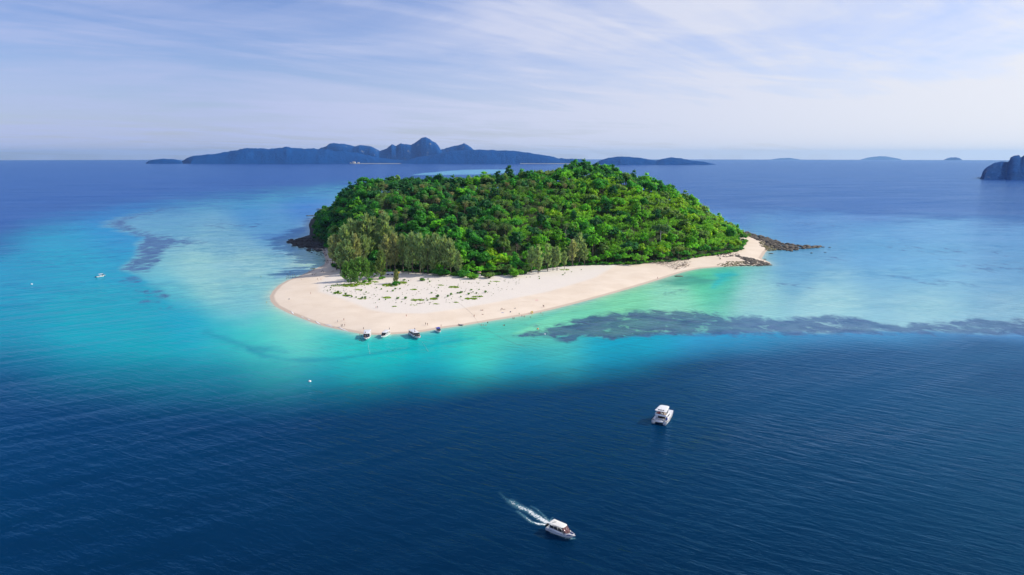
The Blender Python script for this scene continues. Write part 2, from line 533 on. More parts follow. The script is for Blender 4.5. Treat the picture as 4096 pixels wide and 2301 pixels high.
blob([(1290, 1080), (1200, 1075), (1120, 1095), (1100, 1110), (1180, 1100), (1260, 1090)], (110, 150, 185), 16, 0.5, 30, 18)
ds_sea = sdist(np.stack([xn, yn], -1), shore)
sh = np.exp(-np.clip(-ds_sea, 0, 200) / 4.5)[:, None]
c = c * (1 - sh * 0.85) + srgb((205, 220, 190)) / 1.15 * sh * 0.85
body[ni] = c
set_col(sme, 'body', body)
shv = np.zeros(len(SX))
shv[ni] = m_shelf[:, 0] * np.interp(qn[:, 1], [-900, -560, -420, -200], [0.0, 0.12, 1, 1]) * (0.35 + 0.65 * smooth01((fbm(xn, yn, 90, 3, 9) - 0.40) / 0.2))
set_val(sme, 'shelf', shv)

reef = np.zeros(len(SX))
REEFS = [
    ([(2050, 1345), (2120, 1322), (2250, 1290), (2350, 1262), (2550, 1236), (2750, 1240), (3000, 1262), (3150, 1272), (3400, 1258), (3600, 1300),
      (3900, 1266), (4200, 1284), (5000, 1280), (5000, 1345), (4200, 1350), (3900, 1340), (3600, 1342), (3300, 1340), (3100, 1348), (2850, 1344),
      (2600, 1346), (2450, 1366), (2330, 1352), (2280, 1372), (2150, 1352)], 1.0, 22),
    ([(2040, 1300), (2200, 1288), (2330, 1268), (2300, 1285), (2150, 1312)], 0.3, 20),
    ([(405, 898), (470, 872), (640, 835), (720, 828), (560, 866), (500, 885), (560, 920), (640, 940), (780, 955), (830, 970), (700, 985), (660, 1010),
      (640, 1050), (590, 1090), (520, 1090), (480, 1078), (500, 1050), (550, 1010), (545, 975), (575, 952), (520, 935), (440, 910)], 0.96, 26),
    ([(465, 1118), (540, 1106), (575, 1118), (560, 1140), (490, 1138)], 0.85, 12), ([(490, 1156), (600, 1160), (560, 1172)], 0.6, 12),
    ([(560, 1160), (640, 1150), (690, 1190), (640, 1198), (570, 1180)], 0.75, 18), ([(540, 1205), (610, 1198), (650, 1212), (560, 1222)], 0.75, 12),
    ([(610, 1233), (690, 1222), (700, 1232), (640, 1240)], 0.7, 12), ([(470, 1082), (530, 1078), (500, 1086)], 0.5, 8),
    ([(3450, 970), (3700, 985), (4000, 1000), (4096, 1030), (3800, 1020), (3560, 1000)], 0.5, 40),
    ([(3550, 1100), (3800, 1120), (3950, 1145), (3650, 1140)], 0.48, 30), ([(3150, 1000), (3400, 1030), (3500, 1060), (3250, 1050)], 0.45, 40), ([(3700, 1030), (4200, 1060), (4200, 1110), (3900, 1090)], 0.45, 40),
    ([(3000, 1100), (3150, 1120), (3300, 1160), (3050, 1145)], 0.42, 40), ([(1000, 1000), (1180, 1005), (1250, 1025), (1100, 1030)], 0.42, 30),
    ([(3000, 862), (3300, 890), (3600, 905), (3200, 905)], 0.45, 30), ([(650, 900), (900, 880), (1150, 900), (900, 925)], 0.40, 30), ([(2600, 1165), (2760, 1150), (2800, 1170), (2650, 1185)], 0.3, 20),
]
rr = np.zeros(len(ni))
for pts, amt, soft in REEFS:
    rr = np.maximum(rr, amt * smooth01((sdist(qn, chart_poly(pts)) + soft * 0.6) / (soft * 1.6)))
reef[ni] = rr
set_val(sme, 'reef', reef)

m_sea, t, out = new_mat('sea_water')
g = N(t, 'ShaderNodeNewGeometry')
ab, ar = N(t, 'ShaderNodeAttribute', attribute_name='body'), N(t, 'ShaderNodeAttribute', attribute_name='reef')


def sea_noise(rot, scale, nscale, detail=4.0, rough=0.55, dist=0.0):
    m = N(t, 'ShaderNodeMapping', vector_type='TEXTURE')
    m.inputs['Rotation'].default_value = (0, 0, rot)
    m.inputs['Scale'].default_value = tuple(1 / v for v in scale)
    t.links.new(g.outputs['Position'], m.inputs[0])
    n = N(t, 'ShaderNodeTexNoise', i_Scale=nscale, i_Detail=detail, i_Roughness=rough, i_Distortion=dist)
    t.links.new(m.outputs[0], n.inputs['Vector'])
    return n.outputs[0]


# coral heads and weed break the edge of the reef
rn = sea_noise(0, (1, 0.7, 1), 0.07, 9, 0.68, 0.35)
rm = math_n(t, 'ADD', ar.outputs['Fac'], math_n(t, 'MULTIPLY_ADD', rn, 3.4, -1.72))
rm = ramp(t, rm, [(0.26, (0, 0, 0)), (0.86, (1, 1, 1))]).outputs[0]
rm = math_n(t, 'MULTIPLY', rm, ramp(t, ar.outputs['Fac'], [(0.02, (0, 0, 0)), (0.2, (1, 1, 1))]).outputs[0])
ash = N(t, 'ShaderNodeAttribute', attribute_name='shelf')
patch = sea_noise(R(6), (0.75, 1, 1), 0.040, 9, 0.70, 0.5)
pc = ramp(t, patch, [(0.34, (0.60, 0.76, 0.85)), (0.50, (0.98, 0.99, 0.99)), (0.66, (1.26, 1.14, 1.07))]).outputs[0]
bodyc = mix_c(t, 1.0, ab.outputs['Color'], mix_c(t, math_n(t, 'MULTIPLY_ADD', ash.outputs['Fac'], 0.72, 0.28), (1, 1, 1), pc), 'MULTIPLY')
mott = sea_noise(R(-10), (0.8, 1, 1), 0.11, 7, 0.68, 0.4)
mc = ramp(t, mott, [(0.34, (0.72, 0.83, 0.89)), (0.66, (1.18, 1.10, 1.05))]).outputs[0]
bodyc = mix_c(t, 1.0, bodyc, mix_c(t, math_n(t, 'MULTIPLY_ADD', ash.outputs['Fac'], 0.70, 0.25), (1, 1, 1), mc), 'MULTIPLY')
rvar = sea_noise(R(20), (0.6, 1, 1), 0.13, 7, 0.7, 0.5)
reefc = mix_c(t, ramp(t, rvar, [(0.35, (0, 0, 0)), (0.65, (1, 1, 1))]).outputs[0], (0.026, 0.056, 0.140), (0.080, 0.112, 0.215))
heads = ramp(t, sea_noise(0, (0.7, 1, 1), 0.16, 5, 0.7, 0.6), [(0.60, (0, 0, 0)), (0.68, (1, 1, 1))]).outputs[0]
bodyc = mix_c(t, math_n(t, 'MULTIPLY', math_n(t, 'MULTIPLY', heads, ash.outputs['Fac']), 0.60), bodyc, (0.06, 0.16, 0.25))
bodyc = mix_c(t, math_n(t, 'MULTIPLY', rm, ramp(t, sea_noise(R(-20), (0.6, 1, 1), 0.055, 7, 0.66, 0.4), [(0.36, (0.97, 0.97, 0.97)), (0.68, (0.74, 0.74, 0.74))]).outputs[0]), bodyc, reefc)
# waves: swell running in, wind sea across it, ripples
sw = sea_noise(R(34), (0.14, 1, 1), 0.075, 2, 0.4, 0.2)
wv = sea_noise(R(-30), (0.28, 1, 1), 0.30, 4, 0.55, 0.4)
rp = sea_noise(R(-16), (0.4, 1, 1), 1.0, 3, 0.6, 0.2)
hgt = math_n(t, 'ADD', math_n(t, 'MULTIPLY', sw, 1.9), math_n(t, 'ADD', math_n(t, 'MULTIPLY', wv, 1.25), math_n(t, 'MULTIPLY', rp, 0.32)))
gust = ramp(t, sea_noise(R(10), (0.25, 1, 1), 0.012, 5, 0.6, 0.5), [(0.34, (0.35, 0.35, 0.35)), (0.66, (1.35, 1.35, 1.35))]).outputs[0]
bp = N(t, 'ShaderNodeBump', i_Distance=1.0)
t.links.new(math_n(t, 'MULTIPLY', gust, 0.74), bp.inputs['Strength'])
t.links.new(hgt, bp.inputs['Height'])
df = N(t, 'ShaderNodeBsdfDiffuse')
t.links.new(bodyc, df.inputs[0])
gl = N(t, 'ShaderNodeBsdfGlossy', i_Roughness=0.13)
gl.inputs[0].default_value = (0.23, 0.64, 0.95, 1)
t.links.new(bp.outputs[0], gl.inputs['Normal'])
fr = N(t, 'ShaderNodeFresnel', i_IOR=1.33)
t.links.new(bp.outputs[0], fr.inputs['Normal'])
t.links.new(mix_c(t, ramp(t, fr.outputs[0], [(0.08, (0, 0, 0)), (0.60, (1, 1, 1))]).outputs[0], (0.15, 0.60, 0.95), (0.46, 0.67, 0.93)), gl.inputs[0])
# wave crests hide the flattest facets, so the mean reflectance levels off towards the horizon
fac = math_n(t, 'MINIMUM', math_n(t, 'MULTIPLY', fr.outputs[0], 0.88), 0.48)
mx = N(t, 'ShaderNodeMixShader')
t.links.new(fac, mx.inputs[0])
t.links.new(df.outputs[0], mx.inputs[1])
t.links.new(gl.outputs[0], mx.inputs[2])
t.links.new(mx.outputs[0], out.inputs[0])
sea = link('sea', sme, m_sea)
tag(sea, 'blue and turquoise sea reaching to the horizon', 'sea', kind='structure')


# ------------------------------------------------------------------ far islands
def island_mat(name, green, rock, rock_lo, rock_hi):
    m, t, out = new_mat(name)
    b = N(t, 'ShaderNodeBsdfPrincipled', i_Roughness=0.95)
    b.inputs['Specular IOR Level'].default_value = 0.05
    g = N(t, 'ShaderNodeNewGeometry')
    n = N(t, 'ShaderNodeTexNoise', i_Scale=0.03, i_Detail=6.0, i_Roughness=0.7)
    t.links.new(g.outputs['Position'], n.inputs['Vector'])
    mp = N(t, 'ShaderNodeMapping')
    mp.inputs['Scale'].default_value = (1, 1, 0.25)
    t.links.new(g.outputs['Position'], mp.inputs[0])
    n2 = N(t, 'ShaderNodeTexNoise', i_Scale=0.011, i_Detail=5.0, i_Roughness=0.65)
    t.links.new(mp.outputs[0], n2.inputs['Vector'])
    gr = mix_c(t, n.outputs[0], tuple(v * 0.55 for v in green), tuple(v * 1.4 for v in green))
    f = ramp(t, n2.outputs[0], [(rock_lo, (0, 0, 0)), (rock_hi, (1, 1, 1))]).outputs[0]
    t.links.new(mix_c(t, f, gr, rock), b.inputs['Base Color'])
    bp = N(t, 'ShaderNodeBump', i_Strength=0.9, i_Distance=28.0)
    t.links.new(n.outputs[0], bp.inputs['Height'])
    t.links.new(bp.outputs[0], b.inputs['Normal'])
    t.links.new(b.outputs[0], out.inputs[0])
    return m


M_FAR = island_mat('far_forest_hazed', (0.0, 0.062, 0.25), (0.10, 0.10, 0.09), 0.74, 0.82)  # forest colour turned blue: distance haze is partly put into the albedo
M_KARST = island_mat('karst_rock_hazed', (0.0, 0.062, 0.25), (0.20, 0.22, 0.25), 0.62, 0.70)  # same blue haze tint painted into the forest colour between the cliffs


def far_island(name, prof, base_py, depth, label, m, ncol=200, rough=9.0, seed=1.0, steep=1.7, dist=None, kind='structure'):
    """A hill island whose crest follows the surveyed skyline; it has its own depth and slopes."""
    prof = np.array(prof, float)
    c0 = P(prof[:, 0].mean(), base_py)
    Yb = dist or c0[1]
    Yc = Yb + depth * 0.5
    pxs = np.linspace(prof[0, 0], prof[-1, 0], ncol)
    pys = np.interp(pxs, prof[:, 0], prof[:, 1])
    top = np.array([at_dist(a, b, Yc) for a, b in zip(pxs, pys)])
    s = np.linspace(-1, 1, 17)
    base = -(top[:, 0] ** 2 + Yc ** 2) / 2 / EARTH
    X = np.repeat(top[:, 0][:, None], 17, 1)
    az = math.atan2(c0[0], c0[1])       # the island's depth runs along its own bearing
    taper = np.minimum(1, np.minimum(np.arange(ncol), np.arange(ncol)[::-1]) / (ncol * 0.08) + 0.15)
    S = s[None, :] * taper[:, None]
    wig = (fbm(X, np.zeros_like(X) + s * 3, depth * 0.5, 3, seed) - 0.5) * depth * 0.22
    Y = Yc + S * depth * 0.5 + wig * np.sign(s) * (np.abs(s) > 0.1) * taper[:, None]
    X = X + (Y - Yc) * math.tan(az)
    Zr = np.maximum(top[:, 2] - base, 0)
    prof_s = 1 - np.abs(s) ** steep
    Z = base[:, None] + Zr[:, None] * prof_s[None]
    Z += (fbm(X, Y, 70, 4, seed) - 0.5) * rough * 1.5 * np.clip(prof_s * 3, 0, 1)[None] * np.clip(Zr / 30, 0.2, 1)[:, None]
    Z += (fbm(X, Y * 0.6, 260, 3, seed + 3) - 0.5) * rough * 3.0 * np.clip((1 - np.abs(s)) * 2, 0, 1)[None] * (np.abs(s) > 0.15) * np.clip(Zr / 80, 0, 1)[:, None]
    Z[:, 0] = Z[:, -1] = base - 4
    idx = np.arange(ncol * 17).reshape(ncol, 17)
    q = np.stack([idx[:-1, :-1], idx[1:, :-1], idx[1:, 1:], idx[:-1, 1:]], -1).reshape(-1, 4)
    me = np_mesh(name, np.stack([X.ravel(), Y.ravel(), Z.ravel()], -1), q, smooth=True)
    o = link(name, me, m)
    return tag(o, label, 'island', kind=kind)


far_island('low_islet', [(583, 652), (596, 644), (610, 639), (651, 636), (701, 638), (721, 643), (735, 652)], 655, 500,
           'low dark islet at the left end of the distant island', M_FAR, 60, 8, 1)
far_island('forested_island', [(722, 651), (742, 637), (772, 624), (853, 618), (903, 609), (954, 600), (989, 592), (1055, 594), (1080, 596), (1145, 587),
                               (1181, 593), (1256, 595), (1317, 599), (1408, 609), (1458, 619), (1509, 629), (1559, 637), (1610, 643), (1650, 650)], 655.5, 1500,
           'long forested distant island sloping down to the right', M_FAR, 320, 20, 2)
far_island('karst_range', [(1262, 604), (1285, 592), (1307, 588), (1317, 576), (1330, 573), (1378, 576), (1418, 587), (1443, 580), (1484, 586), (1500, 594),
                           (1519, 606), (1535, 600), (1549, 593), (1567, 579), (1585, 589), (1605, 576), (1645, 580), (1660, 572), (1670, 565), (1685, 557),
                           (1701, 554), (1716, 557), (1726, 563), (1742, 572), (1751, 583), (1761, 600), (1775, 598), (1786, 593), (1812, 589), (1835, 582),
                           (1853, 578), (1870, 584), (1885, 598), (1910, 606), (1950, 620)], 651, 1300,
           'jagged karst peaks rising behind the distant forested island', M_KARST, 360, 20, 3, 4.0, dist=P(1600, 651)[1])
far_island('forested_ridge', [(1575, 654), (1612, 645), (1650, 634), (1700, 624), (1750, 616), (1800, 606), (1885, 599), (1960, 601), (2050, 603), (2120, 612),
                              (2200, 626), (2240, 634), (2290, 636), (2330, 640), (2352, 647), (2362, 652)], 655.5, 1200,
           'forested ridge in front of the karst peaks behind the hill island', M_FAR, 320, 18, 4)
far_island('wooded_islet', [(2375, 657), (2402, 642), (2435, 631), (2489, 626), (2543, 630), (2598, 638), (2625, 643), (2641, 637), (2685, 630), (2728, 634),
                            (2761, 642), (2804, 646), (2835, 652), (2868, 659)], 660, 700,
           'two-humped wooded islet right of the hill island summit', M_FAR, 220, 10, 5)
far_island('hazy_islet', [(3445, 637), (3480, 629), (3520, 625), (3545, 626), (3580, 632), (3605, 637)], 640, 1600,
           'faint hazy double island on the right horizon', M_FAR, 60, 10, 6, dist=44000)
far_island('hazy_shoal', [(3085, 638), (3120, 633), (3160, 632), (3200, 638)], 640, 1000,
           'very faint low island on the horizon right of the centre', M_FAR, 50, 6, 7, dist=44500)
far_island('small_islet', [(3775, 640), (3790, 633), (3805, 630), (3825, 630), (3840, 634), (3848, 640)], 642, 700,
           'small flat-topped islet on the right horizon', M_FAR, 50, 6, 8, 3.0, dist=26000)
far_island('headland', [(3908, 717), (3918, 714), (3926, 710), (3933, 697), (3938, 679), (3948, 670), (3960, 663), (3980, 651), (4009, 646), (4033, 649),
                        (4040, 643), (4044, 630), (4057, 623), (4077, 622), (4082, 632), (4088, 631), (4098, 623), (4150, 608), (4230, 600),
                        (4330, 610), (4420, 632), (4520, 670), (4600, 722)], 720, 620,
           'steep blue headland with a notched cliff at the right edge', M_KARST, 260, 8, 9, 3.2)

# pale strips of beach at the foot of the far islands
M_FARSAND = mat('far_sand', (0.20, 0.20, 0.20), 0.9)
for a, b_, py, lab in [(1408, 1600, 655.2, 'pale beach strip below the gap in the karst peaks'), (2080, 2290, 655.2, 'pale beach strip behind the summit of the hill island'),
                       (2392, 2470, 658.2, 'pale beach strip at the left foot of the two-humped islet')]:
    pts, n = [], 24
    for i in range(n):
        px = a + (b_ - a) * i / (n - 1)
        q0 = P(px, py + 0.7)
        wid = (0.35 + 0.65 * math.sin(math.pi * i / (n - 1))) * (1 + 0.5 * math.sin(i * 1.7))
        dy = 90 * wid
        pts += [(q0[0], q0[1] - 30, q0[2] - 0.5), (q0[0], q0[1] - 10, q0[2] + 1.5), (q0[0], q0[1] + dy + 120, q0[2] + 7)]
    f = [(3 * i + k, 3 * i + 3 + k, 3 * i + 4 + k, 3 * i + 1 + k) for i in range(n - 1) for k in (0, 1)]
    tag(link('beach', np_mesh('beach', pts, f), M_FARSAND), lab, 'beach', kind='structure')

# ------------------------------------------------------------------ haze: even pale air round the whole place
HAZE_DENS = 1.7e-5
hz = 47500.0
bm = bmesh.new()
bmesh.ops.create_cube(bm, size=1.0)
ztop, zbot = 430.0, -(hz ** 2) * 1.0 / EARTH - 30
for v in bm.verts:
    v.co = Vector((v.co.x * 2 * hz, v.co.y * 2 * hz, ztop if v.co.z > 0 else zbot))
hme = bpy.data.meshes.new('haze')
bm.to_mesh(hme)
bm.free()
m_haze, t, out = new_mat('haze_air')
pv = N(t, 'ShaderNodeVolumePrincipled')
pv.inputs['Color'].default_value = (0.36, 0.64, 1.0, 1)
pv.inputs['Density'].default_value = HAZE_DENS
pv.inputs['Anisotropy'].default_value = 0.25
t.links.new(pv.outputs[0], out.inputs['Volume'])
haze = link('haze', hme, m_haze)
tag(haze, 'pale blue sea haze over the water', 'haze', kind='stuff')

# ------------------------------------------------------------------ foliage
def leaf_mat(name, transl=0.44, tint=(1.25, 1.25, 0.55), rough=0.55):
    m, t, out = new_mat(name)
    a = N(t, 'ShaderNodeAttribute', attribute_name='col')
    oi = N(t, 'ShaderNodeObjectInfo')
    c = mix_c(t, 1.0, a.outputs['Color'], oi.outputs['Color'], 'MULTIPLY')
    b = N(t, 'ShaderNodeBsdfPrincipled', i_Roughness=rough)
    b.inputs['Specular IOR Level'].default_value = 0.25
    t.links.new(c, b.inputs['Base Color'])
    tr = N(t, 'ShaderNodeBsdfTranslucent')
    t.links.new(mix_c(t, 1.0, c, tint, 'MULTIPLY'), tr.inputs[0])
    mx = N(t, 'ShaderNodeMixShader', i_0=transl)
    t.links.new(b.outputs[0], mx.inputs[1])
    t.links.new(tr.outputs[0], mx.inputs[2])
    t.links.new(mx.outputs[0], out.inputs[0])
    return m


M_LEAF = leaf_mat('leaf')
M_BARK = mat('bark', (0.16, 0.13, 0.10), 0.9, var=0.2, scale=1.5)
M_PALE_BARK = mat('pale_bark', (0.42, 0.39, 0.34), 0.9, var=0.15, scale=1.5)


class Geo:
    """Collects cards, tubes and cores with a tint per vertex."""

    def __init__(self):
        self.v, self.q, self.t, self.c, self.n = [], [], [], [], 0

    def add(self, v, q=None, t=None, c=None):
        v = np.asarray(v, float).reshape(-1, 3)
        if q is not None:
            self.q.append(np.asarray(q).reshape(-1, 4) + self.n)
        if t is not None:
            self.t.append(np.asarray(t).reshape(-1, 3) + self.n)
        c = np.ones((len(v), 3)) if c is None else np.broadcast_to(np.asarray(c, float), (len(v), 3))
        self.v.append(v)
        self.c.append(c)
        self.n += len(v)

    def arrays(self):
        cat = lambda l, k: np.concatenate(l) if l else np.zeros((0, k), int)
        return cat(self.v, 3), cat(self.q, 4), cat(self.t, 3), cat(self.c, 3)

    def mesh(self, name, smooth=False, color=True):
        v, q, t, c = self.arrays()
        return np_mesh(name, v, q, t, c if color else None, smooth)

    def cards(self, cen, nrm, size, aspect=0.7, col=None):
        """Leaf sprays: small lozenge faces turned to their normals."""
        cen, nrm = np.asarray(cen), np.asarray(nrm)
        k = len(cen)
        nrm = nrm / (np.linalg.norm(nrm, axis=1, keepdims=True) + 1e-9)
        r = rng.normal(size=(k, 3))
        u = np.cross(nrm, r)
        u /= np.linalg.norm(u, axis=1, keepdims=True) + 1e-9
        w = np.cross(nrm, u)
        s = np.broadcast_to(size, (k,))[:, None]
        bend = nrm * s * 0.25
        v = np.stack([cen - u * s * 0.62 - bend, cen + w * s * aspect * 0.5, cen + u * s * 0.62 - bend, cen - w * s * aspect * 0.5], 1)
        cc = np.repeat(np.ones((k, 3)) if col is None else col, 4, 0)
        self.add(v.reshape(-1, 3), np.arange(k * 4).reshape(-1, 4), None, cc)

    def plumes(self, base, d, length, width, col=None):
        """Narrow sprays from a point along a direction."""
        base, d = np.asarray(base), np.asarray(d)
        k = len(base)
        d = d / (np.linalg.norm(d, axis=1, keepdims=True) + 1e-9)
        r = rng.normal(size=(k, 3))
        u = np.cross(d, r)
        u /= np.linalg.norm(u, axis=1, keepdims=True) + 1e-9
        L, W = np.broadcast_to(length, (k,))[:, None], np.broadcast_to(width, (k,))[:, None]
        v = np.stack([base, base + d * L * 0.45 + u * W * 0.5, base + d * L, base + d * L * 0.45 - u * W * 0.5], 1)
        cc = np.repeat(np.ones((k, 3)) if col is None else col, 4, 0)
        self.add(v.reshape(-1, 3), np.arange(k * 4).reshape(-1, 4), None, cc)

    def tube(self, pts, rads, sides=6, c=None, cap=True):
        pts = np.asarray(pts, float)
        n = len(pts)
        tan = np.gradient(pts, axis=0)
        ref = np.array([0.3, 0.2, 1.0]) if abs(tan[0][2]) < 0.9 * np.linalg.norm(tan[0]) else np.array([1.0, 0.1, 0])
        rows = []
        for i in range(n):
            a = np.cross(tan[i], ref)
            a /= np.linalg.norm(a) + 1e-9
            b2 = np.cross(tan[i], a)
            b2 /= np.linalg.norm(b2) + 1e-9
            th = np.arange(sides) / sides * 2 * math.pi
            rows.append(pts[i] + rads[i] * (np.cos(th)[:, None] * a + np.sin(th)[:, None] * b2))
        v = np.concatenate(rows)
        q = [(i * sides + k, i * sides + (k + 1) % sides, (i + 1) * sides + (k + 1) % sides, (i + 1) * sides + k) for i in range(n - 1) for k in range(sides)]
        t = []
        if cap:
            t = [((n - 1) * sides, (n - 1) * sides + k, (n - 1) * sides + k + 1) for k in range(1, sides - 1)]
        self.add(v, q, t if t else None, c)


bm = bmesh.new()
bmesh.ops.create_icosphere(bm, subdivisions=1, radius=1.0)
ICO_V = np.array([v.co for v in bm.verts])
ICO_T = np.array([[v.index for v in f.verts] for f in bm.faces])
bm.free()
bm = bmesh.new()
bmesh.ops.create_icosphere(bm, subdivisions=2, radius=1.0)
ICO2_V = np.array([v.co for v in bm.verts])
ICO2_T = np.array([[v.index for v in f.verts] for f in bm.faces])
bm.free()


def leaf_var(k, s=0.15):
    a = 1 + rng.normal(size=(k, 1)) * s
    hue = 1 + rng.normal(size=(k, 1)) * 0.10
    return np.clip(np.concatenate([a * hue * 1.02, a, a / hue], 1), 0.35, 1.9)


def broadleaf(style, dens=1.0):
    """Crown of leafy lobes on a forked trunk; returns (crown, trunk) geometry, about 14 m tall."""
    cr, tk = Geo(), Geo()
    if style == 'round':
        H, RX, RZ, zc, nl = 13.5, 4.8, 4.0, 9.0, 20
    elif style == 'tall':
        H, RX, RZ, zc, nl = 16.0, 4.0, 5.6, 10.0, 22
    elif style == 'umbrella':
        H, RX, RZ, zc, nl = 15.0, 5.8, 2.2, 12.6, 22
    elif style == 'spread':
        H, RX, RZ, zc, nl = 12.5, 6.2, 3.0, 8.6, 25
    else:
        H, RX, RZ, zc, nl = 12.0, 4.2, 4.2, 7.4, 19
    lobes = []
    for i in range(nl):
        for _ in range(20):
            d = rng.normal(size=3)
            d /= np.linalg.norm(d)
            if d[2] > -0.45:
                break
        rr = rng.uniform(0.40, 0.98)
        c0 = np.array([d[0] * RX * rr, d[1] * RX * rr, zc + d[2] * RZ * rr])
        lobes.append((c0, rng.uniform(0.20, 0.46) * min(RX, 5.2)))
    for c0, r0 in lobes:
        lv = 1.32 + rng.normal() * 0.17
        hue = 1 + rng.normal() * 0.07
        lc = np.array([lv * hue, lv, lv / hue])
        cr.add(c0 + ICO_V * r0 * np.array([0.80, 0.80, 0.66]) * rng.uniform(0.9, 1.1, (len(ICO_V), 1)), None, ICO_T, lc * 0.85)
        k = int(44 * dens * (r0 / 1.8) ** 1.6)
        d = rng.normal(size=(k, 3))
        d[:, 2] = np.abs(d[:, 2]) * 1.1 - 0.45
        d /= np.linalg.norm(d, axis=1, keepdims=True)
        cen = c0 + d * r0 * rng.uniform(0.74, 1.34, (k, 1)) * np.array([1, 1, 0.85])
        cr.cards(cen, d + rng.normal(size=(k, 3)) * 0.5 + np.array([0, 0, 0.3]), rng.uniform(0.55, 1.35, k), 0.8, leaf_var(k) * lc)
    bend = rng.normal(size=2) * 0.5
    zt = zc - RZ * 0.35
    tk.tube([(0, 0, -1.5), (bend[0] * 0.3, bend[1] * 0.3, zt * 0.5), (bend[0], bend[1], zt)], [0.36, 0.27, 0.20], 7)
    for c0, r0 in lobes[:6]:
        tk.tube([(bend[0] * 0.7, bend[1] * 0.7, zt * 0.78), (c0[0] * 0.5, c0[1] * 0.5, (zt + c0[2]) / 2), tuple(c0)], [0.16, 0.11, 0.05], 5)
    return cr, tk


def casuarina(bushy=False):
    """Feathery sheoak, 20 m tall, plumes on rising branches."""
    cr, tk = Geo(), Geo()
    H = 20.0
    tk.tube([(0, 0, -1), (0.15, 0.1, H * 0.35), (-0.1, 0.2, H * 0.7), (0.1, 0, H * 0.96)], [0.34, 0.25, 0.15, 0.04], 6)
    nb = 62
    z0 = 0.04 if bushy else 0.20
    for i in range(nb):
        f = z0 + (0.985 - z0) * ((i + rng.uniform(0, 1)) / nb)
        g = (f - z0) / (1 - z0)
        prof = (0.35 + 1.25 * g) if g < 0.35 else (0.79 * (1 - (g - 0.35) / 0.65) ** 0.75 + 0.06)
        if bushy:
            prof = 0.95 * (1 - g) ** 0.6 + 0.08
        L = (5.4 if not bushy else 7.0) * prof * rng.uniform(0.55, 1.2)
        th = rng.uniform(0, 2 * math.pi)
        el = R(rng.uniform(18, 42) + 26 * g)
        d = np.array([math.cos(th) * math.cos(el), math.sin(th) * math.cos(el), math.sin(el)])
        b0 = np.array([0, 0, f * H])
        tip = b0 + d * L + np.array([0, 0, 0.05 * L])
        if i % 2 == 0:
            tk.tube([b0, tip], [0.07, 0.02], 4, cap=False)
        k = int(9 + 5.5 * L)
        s = rng.uniform(0.18, 1.03, (k, 1)) ** 0.8
        base = b0 + (tip - b0) * s + rng.normal(size=(k, 3)) * 0.28
        dd = d * 0.8 + rng.normal(size=(k, 3)) * 0.36 + np.array([0, 0, 0.70])
        bv = 1 + rng.normal() * 0.14
        cr.plumes(base, dd, rng.uniform(1.1, 2.7, k), rng.uniform(0.34, 0.62, k), leaf_var(k, 0.14) * bv)
    k = 30
    cr.plumes(np.array([0, 0, H * 0.93]) + rng.normal(size=(k, 3)) * np.array([0.3, 0.3, 0.7]), rng.normal(size=(k, 3)) * 0.35 + np.array([0, 0, 1]),
              rng.uniform(1, 1.8, k), 0.45, leaf_var(k, 0.15))
    return cr, tk


def palm():
    cr, tk = Geo(), Geo()
    H = rng.uniform(13, 16)
    lean = rng.normal(size=2) * 1.1
    top = np.array([lean[0], lean[1], H])
    tk.tube([(0, 0, -1), (lean[0] * 0.15, lean[1] * 0.15, H * 0.4), (lean[0] * 0.55, lean[1] * 0.55, H * 0.75), tuple(top)], [0.24, 0.17, 0.15, 0.14], 6)
    nf = 19
    for i in range(nf):
        th = i * 2.399 + rng.uniform(-0.2, 0.2)
        el = R(70 - 105 * (i / nf) + rng.uniform(-8, 8))
        L = rng.uniform(3.4, 4.3)
        h = np.array([math.cos(th), math.sin(th), 0])
        pts, p, e = [top], top.copy(), el
        for s in range(6):
            p = p + (h * math.cos(e) + np.array([0, 0, math.sin(e)])) * L / 6
            pts.append(p)
            e -= R(15)
        pts = np.array(pts)
        side = np.array([-h[1], h[0], 0])
        dead = i > nf - 4
        lc = np.array([1.45, 1.05, 0.95]) if dead else np.array([1, 1, 1]) * (1 + rng.normal() * 0.15)
        cr.tube(pts, [0.05, 0.045, 0.04, 0.035, 0.03, 0.02, 0.01], 3, lc * 1.2, cap=False)
        for sgn in (-1, 1):
            k = 15
            s = np.linspace(0.12, 0.99, k)
            base = np.stack([np.interp(s * 6, np.arange(7), pts[:, a]) for a in range(3)], 1)
            tang = np.gradient(base, axis=0)
            tang /= np.linalg.norm(tang, axis=1, keepdims=True)
            dd = side * sgn * 0.9 + tang * 0.55 + np.array([0, 0, -0.40]) + rng.normal(size=(k, 3)) * 0.08
            cr.plumes(base, dd, 1.15 * np.sin(np.pi * (0.12 + 0.8 * s)) + 0.25, 0.20, leaf_var(k, 0.12) * lc)
    return cr, tk


